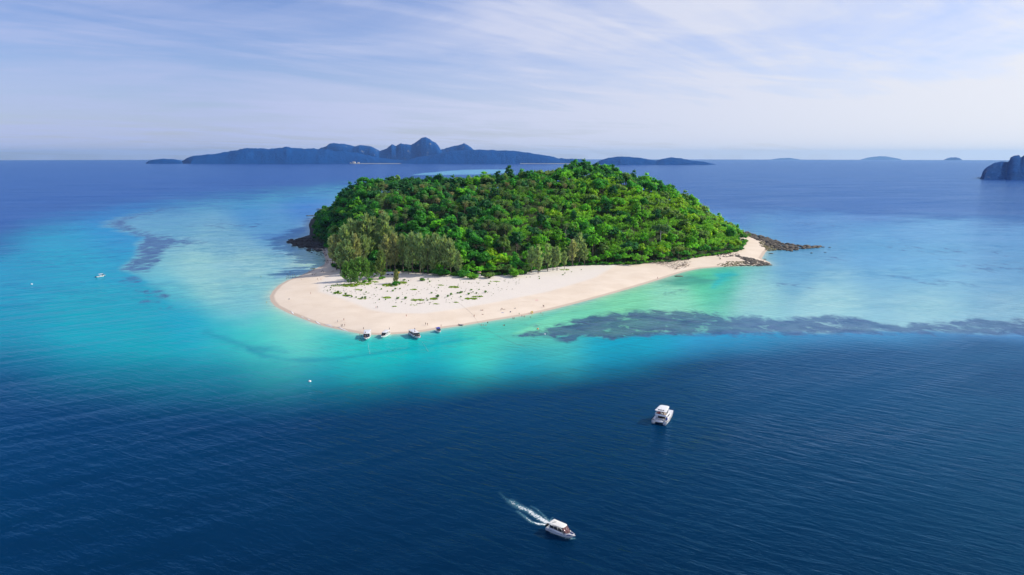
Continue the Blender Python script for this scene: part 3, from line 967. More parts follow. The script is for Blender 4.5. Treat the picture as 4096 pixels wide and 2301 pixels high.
def bamboo():
    cr, tk = Geo(), Geo()
    for i in range(17):
        th = rng.uniform(0, 2 * math.pi)
        h = np.array([math.cos(th), math.sin(th), 0])
        base = h * rng.uniform(0.2, 1.4)
        L, e = rng.uniform(9.5, 14.5), R(rng.uniform(80, 88))
        pts, p = [base - np.array([0, 0, 1.0])], base.copy()
        curl = rng.uniform(9, 15)
        for s in range(9):
            p = p + (h * math.cos(e) + np.array([0, 0, math.sin(e)])) * L / 9
            pts.append(p.copy())
            e -= R(curl * (0.25 + 0.22 * s))
        pts = np.array(pts)
        tk.tube(pts, np.linspace(0.07, 0.015, len(pts)), 4, cap=False)
        k = 62
        s = rng.uniform(0.34, 1.0, k) ** 0.75 * (len(pts) - 1)
        b0 = np.stack([np.interp(s, np.arange(len(pts)), pts[:, a]) for a in range(3)], 1) + rng.normal(size=(k, 3)) * 0.34
        dd = h * 0.7 + rng.normal(size=(k, 3)) * 0.6 + np.array([0, 0, -0.12])
        cr.plumes(b0, dd, rng.uniform(0.8, 1.6, k), rng.uniform(0.40, 0.75, k), leaf_var(k, 0.16) * (1 + rng.normal() * 0.12))
    return cr, tk


def shrub(spiky=False):
    cr, tk = Geo(), Geo()
    for i in range(7):
        th, r = rng.uniform(0, 6.28), rng.uniform(0, 0.62)
        c0, r0 = np.array([math.cos(th) * r, math.sin(th) * r, rng.uniform(0.30, 0.62)]), rng.uniform(0.28, 0.45)
        lc = 1 + rng.normal() * 0.13
        if not spiky:
            cr.add(c0 + ICO_V * r0 * 0.72, None, ICO_T, np.ones(3) * lc * 0.85)
        k = 46
        d = rng.normal(size=(k, 3))
        d[:, 2] = np.abs(d[:, 2]) - 0.35
        d /= np.linalg.norm(d, axis=1, keepdims=True)
        if spiky:
            cr.plumes(c0 * np.array([0.6, 0.6, 0.7]) + rng.normal(size=(k, 3)) * 0.1, d + np.array([0, 0, 0.9]), rng.uniform(0.3, 0.75, k), 0.12, leaf_var(k, 0.16) * lc)
        else:
            cr.cards(c0 + d * r0 * rng.uniform(0.8, 1.12, (k, 1)), d + rng.normal(size=(k, 3)) * 0.5, rng.uniform(0.14, 0.26, k), 0.8, leaf_var(k, 0.16) * lc)
        tk.tube([(0, 0, -0.1), tuple(c0)], [0.05, 0.02], 4, cap=False)
    return cr, tk


def proto(gen, nm, parts=('crown', 'trunk')):
    cr, tk = gen
    return cr.mesh(nm + '_' + parts[0]), tk.mesh(nm + '_' + parts[1], True, False), cr.arrays()


STYLES = ['round', 'tall', 'spread', 'round', 'bushy', 'tall', 'spread', 'bushy', 'umbrella']
BROAD = [proto(broadleaf(s), 'broadleaf') for s in STYLES]
BROAD_LO = [broadleaf(s, 0.62)[0].arrays() for s in STYLES[:8]]
CASU = [proto(casuarina(), 'casuarina') for _ in range(4)]
CASU_B = [proto(casuarina(True), 'young_casuarina') for _ in range(3)]
PALM = [proto(palm(), 'palm') for _ in range(4)]
BAMB = [proto(bamboo(), 'bamboo', ('foliage', 'culms')) for _ in range(4)]
SHRUB = [proto(shrub(), 'shrub', ('foliage', 'stem')) for _ in range(3)]
SEEDL = [proto(shrub(True), 'sapling', ('foliage', 'stem')) for _ in range(3)]


def plant(name, pr, loc, scale, rz, color, label, cat, group=None, parts=('crown', 'trunk'), bark=None, tilt=(0, 0), sz=None):
    o = empty(name, loc, rz)
    o.rotation_euler = (tilt[0], tilt[1], rz)
    o.scale = (scale, scale, (sz or scale))
    tag(o, label, cat, group)
    if not pr[0].materials:
        pr[0].materials.append(M_LEAF)
    if not pr[1].materials:
        pr[1].materials.append(bark or M_BARK)
    a = bpy.data.objects.new(parts[0], pr[0])
    b2 = bpy.data.objects.new(parts[1], pr[1])
    for q in (a, b2):
        COL.objects.link(q)
        q.parent = o
    a.color = (*color, 1)
    return o


G_DARK, G_MID, G_BRIGHT = (0.028, 0.140, 0.040), (0.056, 0.265, 0.032), (0.135, 0.400, 0.024)
G_OLIVE, G_YELLOW, G_BAMBOO = (0.135, 0.250, 0.058), (0.240, 0.430, 0.020), (0.200, 0.480, 0.050)
G_PALM, G_CASU, G_CASU_BROWN = (0.145, 0.260, 0.090), (0.295, 0.420, 0.185), (0.370, 0.415, 0.200)
CNAME = {0: 'dark green', 1: 'mid green', 2: 'bright green', 3: 'olive green', 4: 'yellow green'}
CVAL = {0: G_DARK, 1: G_MID, 2: G_BRIGHT, 3: G_OLIVE, 4: G_YELLOW}


def zone(px, py, x, y):
    cols = ('at the left end', 'behind the left casuarinas', 'above the dark casuarina grove', 'above the lookout hut', 'below the tallest ridge tree',
            'above the right casuarinas', 'below the summit', 'right of the summit', 'near the bare-trunked tree', 'below the lime green tree', 'at the right end')
    hs = ('on the ridge', 'just under the ridge', 'high on the slope', 'halfway up the slope', 'low on the slope', 'at the forest edge')
    return hs[int(np.searchsorted([715, 770, 830, 900, 980], py))] + ' ' + cols[int(np.searchsorted([1400, 1560, 1720, 1900, 2060, 2220, 2380, 2540, 2700, 2850], px))]


# emergent and other single trees that stand out; (crown top px, py, height m, dist y, ...)
def ground_at(x, y):
    return float(land_z(np.array([x]), np.array([y]))[0])


def on_bearing(px, py_top, h, y0=640, y1=1000):
    """Where on the hill a tree h metres tall has its top on this bearing and elevation (the hill's front slope)."""
    best, bd = None, 1e9
    ys = np.arange(y0, y1, 3.0)
    d = ray(px, py_top)
    xs = d[0] / d[1] * ys
    zt = CAMH + d[2] / d[1] * ys
    e = np.abs(land_z(xs, ys) + h - zt)
    i = int(np.argmin(e))
    return float(xs[i]), float(ys[i]), float(zt[i] - h)


taken = []
SPECIAL = [  # name, style index, px, py top, height, colour, label
    ('umbrella_tree', 8, 1452, 712, 19, G_MID, 'flat-topped tree sticking out above the left end of the ridge'),
    ('emergent_tree', 1, 2036, 662, 24, G_DARK, 'tall dark tiered tree rising above the ridge left of the summit'),
    ('emergent_tree', 1, 1992, 684, 19, G_DARK, 'dark narrow tree just left of the tallest tree on the ridge'),
    ('summit_tree', 0, 2302, 642, 18, G_MID, 'rounded green tree standing highest on the summit'),
    ('summit_tree', 8, 2345, 648, 16, G_MID, 'small flat-topped tree beside the summit tree'),
    ('summit_tree', 0, 2385, 655, 17, G_DARK, 'very dark round tree just right of the summit'),
    ('slope_tree', 1, 2642, 734, 20, G_DARK, 'narrow dark tree poking above the right skyline'),
    ('slope_tree', 8, 2680, 742, 17, G_DARK, 'dark spreading tree beside the narrow one on the right skyline'),
    ('slope_tree', 0, 2772, 782, 19, G_BRIGHT, 'bright lime green round tree on the right skyline'),
    ('slope_tree', 0, 2722, 785, 18, G_DARK, 'big dark round tree left of the lime green one'),
    ('slope_tree', 8, 1395, 775, 17, G_DARK, 'dark leaning tree on the left skyline below the flat-topped tree'),
    ('slope_tree', 2, 2215, 842, 15, G_YELLOW, 'broad yellow green tree in the middle of the slope'),
    ('slope_tree', 1, 1722, 845, 20, G_BRIGHT, 'bright tall tree with a visible trunk behind the casuarinas'),
    ('edge_tree', 0, 1968, 1000, 16, G_YELLOW, 'yellow crowned round tree at the middle of the forest edge'),
    ('edge_tree', 2, 2015, 1015, 14, G_BRIGHT, 'bright green tree right of the yellow crowned tree'),
    ('edge_tree', 8, 2716, 990, 13, (0.17, 0.27, 0.05), 'wide pale green tree leaning over the fallen driftwood'),
    ('edge_tree', 0, 2546, 1018, 11, G_BRIGHT, 'small bright tree alone at the upper beach edge'),
]
for nm, si, px, py, h, colr, lab in SPECIAL:
    pr = BROAD[si]
    hs = h / {'round': 13.5, 'tall': 16, 'umbrella': 15, 'spread': 12.2, 'bushy': 12}[STYLES[si]]
    x, y, z = on_bearing(px, py, h)
    plant(nm, pr, (x, y, z), hs, rng.uniform(0, 6.28), colr, lab, 'tree')
    taken.append((x, y, 5.0))

# the tall tree with a bare pale trunk, and the dead tree
pt = [m for m in proto(broadleaf('umbrella'), 'pale_trunk_tree')[:2]]
pt.append(None)
x, y, z = on_bearing(2640, 898, 24)
plant('pale_trunk_tree', pt, (x, y - 6, z), 1.55, 0.6, (0.09, 0.19, 0.06), 'tall umbrella-shaped tree with a bare pale trunk', 'tree', bark=M_PALE_BARK)
taken.append((x, y, 8))
dg = Geo()
dg.tube([(0, 0, -1), (0.2, 0, 8), (0, 0.3, 15), (0.4, 0.1, 20)], [0.38, 0.30, 0.18, 0.04], 6)
for a0, z0, L in ((0.3, 12, 4.2), (2.4, 14, 3.5), (4.1, 16, 3.2), (5.4, 11, 3.0), (1.2, 17.5, 2.6)):
    dg.tube([(0.1, 0.1, z0), (math.cos(a0) * L * 0.6, math.sin(a0) * L * 0.6, z0 + 1.2), (math.cos(a0) * L, math.sin(a0) * L, z0 + 1.4)], [0.13, 0.09, 0.03], 5)
x, y, z = on_bearing(2262, 908, 20)
o = empty('dead_tree', (x, y - 5, z))
tag(o, 'bare pale dead tree above the right casuarinas', 'tree')
link('trunk', dg.mesh('dead_tree', True, False), M_PALE_BARK, o)

# casuarinas along the beach: base px, base py, top py
CAS = [(1330, 1062, 935, 1), (1362, 1094, 962, 0), (1385, 1080, 885, 0), (1410, 1072, 862, 0), (1442, 1066, 868, 0), (1472, 1060, 842, 0), (1502, 1048, 856, 0),
       (1396, 1096, 944, 0), (1374, 1068, 905, 1), (1427, 1090, 925, 1), (1458, 1084, 928, 0), (1347, 1080, 925, 1), (1545, 1036, 850, 0), (1573, 1026, 905, 0), (1530, 1046, 900, 0),
       (1548, 1094, 938, 1), (1580, 1091, 930, 1), (1612, 1089, 936, 0), (1650, 1091, 926, 0), (1680, 1093, 930, 0), (1712, 1095, 938, 0), (1746, 1097, 930, 0),
       (1780, 1099, 940, 0), (1803, 1100, 952, 0), (1834, 1106, 1004, 0), (1562, 1092, 960, 1), (1635, 1097, 985, 0), (1692, 1099, 990, 0), (1733, 1100, 1000, 0),
       (2125, 1092, 985, 0), (2152, 1093, 976, 0), (2190, 1086, 972, 0), (2212, 1084, 986, 0), (2228, 1084, 984, 0), (2258, 1076, 1002, 0),
       (2290, 1066, 956, 1), (2316, 1060, 930, 0), (2156, 1096, 1042, 0), (2337, 1061, 972, 0)]
ORD = ('first', 'second', 'third', 'fourth', 'fifth', 'sixth', 'seventh', 'eighth', 'ninth', 'tenth', 'eleventh', 'twelfth', 'thirteenth', 'fourteenth', 'fifteenth', 'sixteenth')
grove_n = {}
for i, (px, py, tp, brown) in enumerate(sorted(CAS)):
    x, y, z = on_bearing(px, py, 0.0, 560, 800)
    h = (py - tp) * y / F * (0.88 if px < 1515 else 0.94)
    where = 'in the left beach grove' if px < 1515 else 'behind the left beach grove' if px < 1576 and py < 1050 else 'in the grove behind the yellow flag' if px < 1900 else 'in the sparse row right of the hut'
    grove_n[where] = grove_n.get(where, -1) + 1
    colr = G_CASU_BROWN if brown else G_CASU
    v = rng.uniform(0.85, 1.12)
    plant('casuarina_tree', CASU[i % 4], (x, y, z - 0.3), h / 20 * 0.98, rng.uniform(0, 6.28), tuple(c_ * v for c_ in colr),
          f"{'brownish' if brown else 'grey green'} casuarina, {ORD[grove_n[where]]} from the left {where}", 'tree', f'casuarinas {where}', sz=h / 20)
    taken.append((x, y, 3.5))
YC = [(1388, 1126, 1052, 'leftmost'), (1412, 1124, 1046, ''), (1440, 1122, 1034, 'tallest'), (1468, 1120, 1040, ''), (1488, 1114, 1056, 'rightmost'),
      (1428, 1136, 1090, 'smallest front'), (1404, 1137, 1084, 'low front left')]
for i, (px, py, tp, w_) in enumerate(YC):
    x, y, z = P(px, py, 2.3)
    h = (py - tp) * y / F * 1.02
    lab = f'{w_} young casuarina of the dense green clump on the sand' if w_ else 'young casuarina in the middle of the dense green clump'
    plant('young_casuarina', CASU_B[i % 3], (x, y, ground_at(x, y) - 0.2), h / 20 * 1.1, rng.uniform(0, 6.28), (0.165, 0.345, 0.085), lab, 'tree', None if w_ else 'middle clump casuarinas', sz=h / 20)
for px, py, tp, lab, colr in ((1524, 1112, 1010, 'single pointed casuarina between the green clump and the flag', (0.17, 0.26, 0.08)),
                              (1585, 1134, 1082, 'small pale casuarina beside the yellow flag pole', (0.23, 0.28, 0.11))):
    x, y, z = P(px, py, 2.3)
    h = (py - tp) * y / F * 1.02
    plant('young_casuarina', CASU_B[1], (x, y, ground_at(x, y) - 0.2), h / 20 * 1.05, rng.uniform(0, 6.28), colr, lab, 'tree', sz=h / 20)

# low bright trees that close the front of the forest
for i, px in enumerate(list(range(1846, 2120, 21)) + list(range(2350, 2960, 30))):
    py = np.interp(px, [a for a, b in TREE_PX[3:-3]], [b for a, b in TREE_PX[3:-3]]) - 3 - (i % 3) * 5
    x, y, z = on_bearing(px + rng.uniform(-5, 5), py, 0.0, 560, 820)
    h = rng.uniform(8.5, 13.0)
    ci = int(rng.choice([1, 2, 2, 1, 3, 4], p=[0.28, 0.3, 0.14, 0.14, 0.08, 0.06]))
    v = rng.uniform(0.85, 1.2)
    side = f'{ORD[i]} tree from the hut along the edge' if i < 13 else f'{ORD[min(i - 14, 15)]} tree right of the casuarina row' if i < 30 else 'by the right sand point'
    plant('edge_tree', BROAD[(4, 7, 0, 2)[i % 4]], (x, y, z - 0.5), h / 12.5, rng.uniform(0, 6.28), tuple(c_ * v for c_ in CVAL[ci]), f'low {CNAME[ci]} front tree, {side}', 'tree', f'front edge trees {side}', sz=h / 12.5 * rng.uniform(0.85, 1.05))
    taken.append((x, y, 4.0))

# the forest on the hill
pts = []
SPC = 10.2
for gy_ in np.arange(630, 1320, SPC):
    for gx_ in np.arange(-380, 345, SPC):
        pts.append((gx_ + rng.uniform(-0.45, 0.45) * SPC + (SPC / 2 if int(gy_ / SPC) % 2 else 0), gy_ + rng.uniform(-0.45, 0.45) * SPC))
pts = np.array(pts)
de = sdist(pts, tree_edge)
pts = pts[(de > 3.0) & ((pts[:, 1] < 1005) | ((pts[:, 0] < -215) & (pts[:, 1] < 1290)))]
de = sdist(pts, tree_edge)
pz = land_z(pts[:, 0], pts[:, 1])
ppx, ppy = proj(pts[:, 0], pts[:, 1], pz + 12)
tk_ = np.array(taken)
order = np.argsort(pts[:, 1])
cnt = {'broad': 0, 'palm': 0, 'bamboo': 0}
rest = Geo()
for i in order:
    x, y = pts[i]
    if (np.hypot(tk_[:, 0] - x, tk_[:, 1] - y) < tk_[:, 2]).any():
        continue
    px, py = ppx[i], ppy[i]
    r = rng.uniform()
    pp = 0.36 if (1480 < px < 2260 and 735 < py < 950) else 0.08 if (1480 < px < 2300 and py < 980) else 0.0
    pb = 0.62 if (px > 2230 and py < 900) else 0.42 if (px > 2050 and py < 980) else 0.22 if (px > 1700 and py < 760) else 0.16 if px > 1800 else 0.05
    z = pz[i]
    edge_k = np.clip(de[i] / 14, 0.62, 1)
    if r < pp and cnt['palm'] < 150 and y < RIDGE_Y + 20:
        cnt['palm'] += 1
        v = rng.uniform(0.75, 1.25)
        dry = rng.uniform() < 0.12
        tone = 'dry tan' if dry else 'dark' if v < 0.92 else 'grey green' if v < 1.08 else 'pale'
        plant('coconut_palm', PALM[cnt['palm'] % 4], (x, y, z - 0.3), rng.uniform(0.95, 1.2), rng.uniform(0, 6.28),
              tuple(c_ * v for c_ in ((0.30, 0.31, 0.15) if dry else G_PALM)),
              f'{tone} coconut palm {zone(px, py, x, y)}', 'palm', f'{tone} palms {zone(px, py, x, y)}')
    elif r < pp + pb and cnt['bamboo'] < 230 and y < RIDGE_Y + 25:
        cnt['bamboo'] += 1
        v = rng.uniform(0.75, 1.2)
        right = px > 2300 and py < 850
        tone = 'deep green' if v < 0.88 else 'fresh green' if v < 1.05 else 'pale green'
        colr = (0.250, 0.500, 0.040) if right else G_BAMBOO
        plant('bamboo_clump', BAMB[cnt['bamboo'] % 4], (x, y, z - 0.3), rng.uniform(1.0, 1.4) * edge_k, rng.uniform(0, 6.28), tuple(c_ * v for c_ in colr),
              f'{tone} feathery bamboo clump {zone(px, py, x, y)}', 'bamboo', f'{tone} bamboo {zone(px, py, x, y)}', ('foliage', 'culms'))
    else:
        n_ = fbm(np.array([x]), np.array([y]), 55, 3, 4)[0]
        u = rng.uniform() + (n_ - 0.5) * 0.9 + (px - 2000) / 4200 - (0.08 if px < 1950 and py < 950 else 0) + (0.22 if px > 2650 else 0)
        if py > 985:
            u += 0.16
        ci = 0 if u < 0.34 else 1 if u < 0.72 else 2 if u < 0.96 else 4 if u > 1.12 else 3
        if rng.uniform() < 0.09:
            ci = 3
        v = rng.uniform(0.78, 1.22)
        colr = np.array(CVAL[ci]) * v
        sc = (0.92 + 0.70 * rng.uniform() ** 1.5) * edge_k
        k = int(rng.integers(0, 8))
        if cnt['broad'] < 300 and y < RIDGE_Y + 5:
            cnt['broad'] += 1
            size = 'small' if sc < 0.95 else 'medium' if sc < 1.2 else 'large'
            plant('broadleaf_tree', BROAD[k], (x, y, z - 0.4), sc * rng.uniform(0.9, 1.1), rng.uniform(0, 6.28), tuple(colr),
                  f'{size} {CNAME[ci]} broadleaf tree {zone(px, py, x, y)}', 'tree', f'{size} {CNAME[ci]} trees {zone(px, py, x, y)}', sz=sc * rng.uniform(0.82, 1.15))
        else:
            v_, q_, t_, c_ = BROAD_LO[k]
            a = rng.uniform(0, 6.28)
            ca, sa = math.cos(a), math.sin(a)
            w_ = np.stack([(v_[:, 0] * ca - v_[:, 1] * sa) * sc + x, (v_[:, 0] * sa + v_[:, 1] * ca) * sc + y, v_[:, 2] * sc + z - 0.4], -1)
            rest.add(w_, q_, t_, c_ * colr)
            rest.tube([(x, y, z - 1), (x, y, z + 7 * sc)], [0.3 * sc, 0.2 * sc], 4, (0.10, 0.085, 0.06), cap=False)
fo = link('forest', rest.mesh('forest'), M_LEAF)
tag(fo, 'dense green forest covering the upper hill', 'forest', kind='stuff')
print('plants', cnt, 'rest tris', len(fo.data.polygons))

# undergrowth at the forest edge
ub = Geo()
edge_line = [P(a, b, 2.4)[:2] for a, b in TREE_PX[1:-1]]
for a, b in zip(edge_line[:-1], edge_line[1:]):
    L = math.hypot(b[0] - a[0], b[1] - a[1])
    for s in np.arange(0, L, 2.2):
        f = s / L
        x, y = a[0] + (b[0] - a[0]) * f + rng.normal() * 1.2, a[1] + (b[1] - a[1]) * f + abs(rng.normal()) * 2.4 + 1.0
        if rng.uniform() < 0.12:
            continue
        v_, q_, t_, c_ = SHRUB[int(rng.integers(0, 3))][2]
        sc = rng.uniform(1.7, 3.4)
        colr = np.array([G_MID, G_BRIGHT, G_DARK][int(rng.choice([0, 0, 1, 2]))]) * rng.uniform(0.8, 1.2)
        ub.add(v_ * np.array([sc * 1.1, sc * 1.1, sc]) + np.array([x, y, ground_at(x, y) - 0.1]), q_, t_, c_ * colr)
un = link('undergrowth', ub.mesh('undergrowth'), M_LEAF)
tag(un, 'low green undergrowth along the edge of the forest', 'undergrowth', kind='stuff')

# shrubs that stand out at the forest foot
for px, py, w_, colr, lab in [(1852, 1108, 70, G_MID, 'low mid green shrub left of the lookout hut'), (1885, 1116, 60, G_BRIGHT, 'low bright shrub just left of the lookout hut'),
                              (1958, 1112, 60, G_OLIVE, 'olive shrub right of the lookout hut'), (2060, 1106, 76, G_BRIGHT, 'broad bright green shrub at the bend of the forest edge'),
                              (1765, 1102, 80, G_MID, 'dark shrub below the dark casuarina grove'), (1460, 1130, 26, G_BRIGHT, 'small bright shrub right of the young casuarina clump'),
                              (1480, 1124, 30, G_BRIGHT, 'bright shrub behind the small one by the casuarina clump'), (1527, 1116, 30, G_BRIGHT, 'bright shrub at the foot of the single pointed casuarina'),
                              (1582, 1140, 40, G_MID, 'green shrub around the foot of the small pale casuarina'), (2985, 945, 40, G_OLIVE, 'grey green shrub at the back of the right sand point')]:
    x, y, z = P(px, py, 2.3)
    sc = w_ / F * y * 0.55
    plant('shrub', SHRUB[int(rng.integers(0, 3))], (x, y, ground_at(x, y) - 0.05), sc, rng.uniform(0, 6), colr, lab, 'shrub', None, ('foliage', 'stem'), sz=sc * 0.75)

# small plants scattered on the upper beach
BP = [(1235, 320, 130), (1380, 345, 60), (1350, 295, 50), (545, 535, 50), (655, 530, 60), (700, 490, 70), (425, 495, 60), (1415, 570, 70), (1545, 650, 100), (1740, 640, 80),
      (1810, 600, 90), (1935, 570, 70), (2000, 560, 90), (2150, 590, 90), (2310, 570, 60), (2490, 555, 80), (755, 680, 80), (900, 680, 100), (385, 700, 50), (505, 700, 50),
      (1345, 710, 50), (1320, 685, 40), (825, 745, 45), (120, 550, 45), (30, 670, 60), (105, 655, 50), (2000, 645, 60), (2360, 500, 50), (2205, 505, 60), (2240, 545, 40),
      (1550, 465, 45), (330, 460, 45), (880, 315, 70), (2155, 360, 40), (965, 325, 40), (2345, 375, 35), (2560, 380, 50), (790, 485, 60), (785, 400, 80), (690, 390, 70)]
BP = [(1440 + a / 4.954, 1060 + b / 4.954, s / 4.954) for a, b, s in BP]
BP += [(1080 + a / 6.44, 1040 + b / 6.44, s / 6.44) for a, b, s in [(1440, 680, 35), (1570, 720, 60), (1740, 630, 35), (1480, 790, 50), (1555, 780, 50), (1760, 855, 110), (1690, 880, 90),
       (1950, 900, 100), (2010, 940, 90), (2110, 965, 80), (2220, 980, 70), (2380, 1000, 100), (2450, 985, 90), (2350, 800, 80), (2475, 840, 60), (2425, 895, 45), (1580, 840, 40)]]
BP += [(1880 + a / 4.155, 850 + b / 4.155, s / 4.155) for a, b, s in [(1145, 1075, 35), (1155, 1110, 40), (1577, 1020, 30), (1545, 1045, 30), (940, 1085, 25), (1000, 1080, 25), (1690, 995, 25), (1850, 960, 25)]]
for i, (px, py, s) in enumerate(BP):
    x, y, z = P(px, py, 2.1)
    sc = s / F * y * 0.55
    big = s > 13
    wz = 'at the left end' if px < 1380 else 'below the young casuarinas' if px < 1500 else 'below the flag' if px < 1620 else 'right of the flag' if px < 1740 else 'left of the hut' if px < 1840 else 'below the hut' if px < 1920 else 'right of the hut' if px < 2020 else 'at the right end'
    row = 'near the trees' if py < 1135 else 'on the upper dune' if py < 1160 else 'on the middle dune' if py < 1185 else 'at the seaward dune edge'
    plant('dune_plant', SEEDL[i % 3] if i % 4 else SHRUB[i % 3], (x, y, ground_at(x, y) - 0.03), sc, rng.uniform(0, 6), (0.13, 0.31, 0.06) if big else (0.16, 0.34, 0.055),
          f"{'bushy' if big else 'small'} green plant {row}, {wz}", 'plant', f"{'bushy' if big else 'small'} plants {row}, {wz}", ('foliage', 'stem'), sz=sc * rng.uniform(0.8, 1.1))
sg = Geo()
for i in range(330):
    px = rng.uniform(1290, 2080)
    lo = np.interp(px, [1290, 1400, 1500, 1700, 1900, 2080], [1120, 1145, 1135, 1120, 1125, 1105])
    hi = np.interp(px, [1290, 1400, 1500, 1700, 1900, 2080], [1165, 1195, 1215, 1225, 1205, 1150])
    py = rng.uniform(lo, hi)
    x, y, z = P(px, py, 2.1)
    v_, q_, t_, c_ = SEEDL[i % 3][2]
    sc = rng.uniform(0.25, 0.75)
    k = np.arange(0, len(q_), 3)
    sg.add(v_ * np.array([sc, sc, sc * 0.8]) + np.array([x, y, ground_at(x, y) - 0.02]), q_[k], None, c_ * np.array([0.13, 0.25, 0.05] if rng.uniform() < 0.7 else [0.22, 0.19, 0.09]))
tag(link('seedlings', sg.mesh('seedlings'), M_LEAF), 'tiny seedlings and twigs strewn over the upper sand', 'seedlings', kind='stuff')
# creeping vines
vg = Geo()
for px, py, rx, ry, dn in [(1400, 1142, 38, 7, 500), (1455, 1136, 30, 6, 350), (1490, 1130, 26, 4, 200), (1560, 1142, 32, 6, 320), (1610, 1132, 20, 5, 140), (1345, 1143, 22, 4, 90), (1350, 1173, 17, 5, 130),
                           (1388, 1183, 18, 3, 90), (1815, 1150, 22, 4, 150), (1655, 1160, 13, 2.5, 70), (1550, 1192, 20, 3.5, 110), (1670, 1202, 26, 4, 170), (1735, 1197, 16, 4, 100), (1885, 1196, 26, 4, 190),
                           (1910, 1187, 22, 2.5, 100), (1450, 1196, 20, 3, 60), (1578, 1227, 9, 1.6, 40), (1655, 1222, 14, 1.5, 40), (1745, 1217, 12, 1.6, 40), (1825, 1211, 8, 1.3, 30), (1765, 1142, 12, 2, 40),
                           (1430, 1160, 20, 2, 40), (2260, 1080, 20, 3, 60), (1980, 1128, 20, 2, 40)]:
    k = int(dn * 2.4)
    a, rr_ = rng.uniform(0, 6.28, k), np.sqrt(rng.uniform(0, 1, k))
    dx, dy = np.cos(a) * rr_ * rx, np.sin(a) * rr_ * ry
    keep_ = fbm((px + dx), (py + dy) * 3, 9, 2, 6) > 0.40
    pp_ = [P(px + u_, py + w_, 2.1) for u_, w_ in zip(dx[keep_], dy[keep_])]
    if not pp_:
        continue
    pp_ = np.array(pp_)
    pp_[:, 2] = land_z(pp_[:, 0], pp_[:, 1]) + rng.uniform(0.05, 0.3, len(pp_))
    vg.cards(pp_, rng.normal(size=(len(pp_), 3)) * 0.35 + np.array([0, 0, 1]), rng.uniform(0.6, 1.3, len(pp_)), 0.8, leaf_var(len(pp_), 0.18) * np.array([0.24, 0.40, 0.02]))
tag(link('ground_cover', vg.mesh('ground_cover'), M_LEAF), 'bright yellow green creeping vines on the upper sand', 'ground cover', kind='stuff')

# ------------------------------------------------------------------ rocks
M_ROCK_D = mat('dark_rock', (0.040, 0.040, 0.044), 0.85, var=0.35, scale=0.4)
M_ROCK_B = mat('brown_rock', (0.125, 0.105, 0.080), 0.9, var=0.35, scale=0.35)
M_ROCK_O = mat('weedy_rock', (0.190, 0.165, 0.070), 0.9, var=0.35, scale=0.3)
M_ROCK_M = mat('tangled_wood', (0.235, 0.185, 0.150), 0.9, var=0.3, scale=0.4)


def boulder(flat=0.55):
    v = ICO2_V * (1 + rng.normal(size=(len(ICO2_V), 1)) * 0.10)
    d = rng.normal(size=(5, 3))
    d /= np.linalg.norm(d, axis=1, keepdims=True)
    for k in d:
        h = v @ k
        v = v - np.outer(np.maximum(h - 0.62, 0), k) * 0.85
    return v * np.array([rng.uniform(0.8, 1.3), rng.uniform(0.7, 1.1), flat * rng.uniform(0.7, 1.2)])


BOULD = [boulder() for _ in range(10)]


def rock_field(name, poly_px, n, r0, r1, m, label, z=0.2, flat=1.0, kind='stuff', low=None):
    poly = np.array([P(a, b, z)[:2] for a, b in poly_px])
    g = Geo()
    mn, mx_ = poly.min(0), poly.max(0)
    c_ = 0
    while c_ < n:
        p = rng.uniform(mn, mx_, (n * 3, 2))
        p = p[sdist(p, poly) > 0]
        for x, y in p[:n - c_]:
            s = r0 + (r1 - r0) * rng.uniform() ** 2.2
            a = rng.uniform(0, 6.28)
            v = BOULD[int(rng.integers(0, 10))] * np.array([s, s, s * flat])
            ca, sa = math.cos(a), math.sin(a)
            v = np.stack([v[:, 0] * ca - v[:, 1] * sa + x, v[:, 0] * sa + v[:, 1] * ca + y, v[:, 2] + max(ground_at(x, y), 0) + s * 0.12 * flat], -1)
            g.add(v, None, ICO2_T)
            c_ += 1
    return tag(link(name, g.mesh(name, False, False), m), label, 'rocks', kind=kind)


rock_field('rocks', [(1143, 968), (1170, 957), (1225, 952), (1285, 970), (1303, 998), (1290, 1008), (1235, 1002), (1180, 988)], 170, 1.2, 4.2, M_ROCK_D,
           'black rock shelf at the left foot of the hill', flat=0.7)
rock_field('rocks', [(1215, 988), (1300, 1002), (1312, 1030), (1300, 1034), (1262, 1018), (1220, 1004)], 60, 0.6, 1.8, M_ROCK_D,
           'scattered black rocks in the shallows below the rock shelf', flat=0.6)
rock_field('rocks', [(2958, 922), (3020, 938), (3075, 952), (3115, 968), (3085, 985), (3050, 972), (3020, 958), (2975, 940)], 240, 1.2, 4.0, M_ROCK_B,
           'grey brown rocks at the root of the right rocky spit', flat=0.8)
rock_field('rocks', [(3070, 955), (3130, 972), (3200, 982), (3280, 986), (3275, 992), (3200, 996), (3165, 1006), (3110, 998), (3060, 985)], 330, 1.2, 4.0, M_ROCK_B,
           'long spit of dark brown rocks reaching into the water on the right', flat=0.85)
rock_field('rocks', [(3035, 962), (3075, 980), (3120, 1000), (3070, 1005), (3045, 990)], 150, 0.9, 2.8, M_ROCK_O, 'weedy olive rocks on the near side of the rocky spit', flat=0.6)
rock_field('rocks', [(2945, 1030), (3000, 1036), (3045, 1046), (3090, 1061), (3020, 1064), (2960, 1064), (2985, 1050)], 260, 0.9, 2.8, M_ROCK_B, 'brown rock tongue at the lower right of the beach', flat=0.7)
rock_field('rocks', [(2858, 1060), (2920, 1050), (2990, 1050), (2990, 1062), (2900, 1067)], 160, 0.6, 1.9, M_ROCK_O, 'weedy yellowish rocks at the water line of the right beach', flat=0.5)
rock_field('rocks', [(2840, 1030), (2880, 1022), (2950, 1018), (2960, 1028), (2900, 1036)], 80, 0.7, 1.9, M_ROCK_M, 'greyish rubble under the trees at the right beach', flat=0.8)
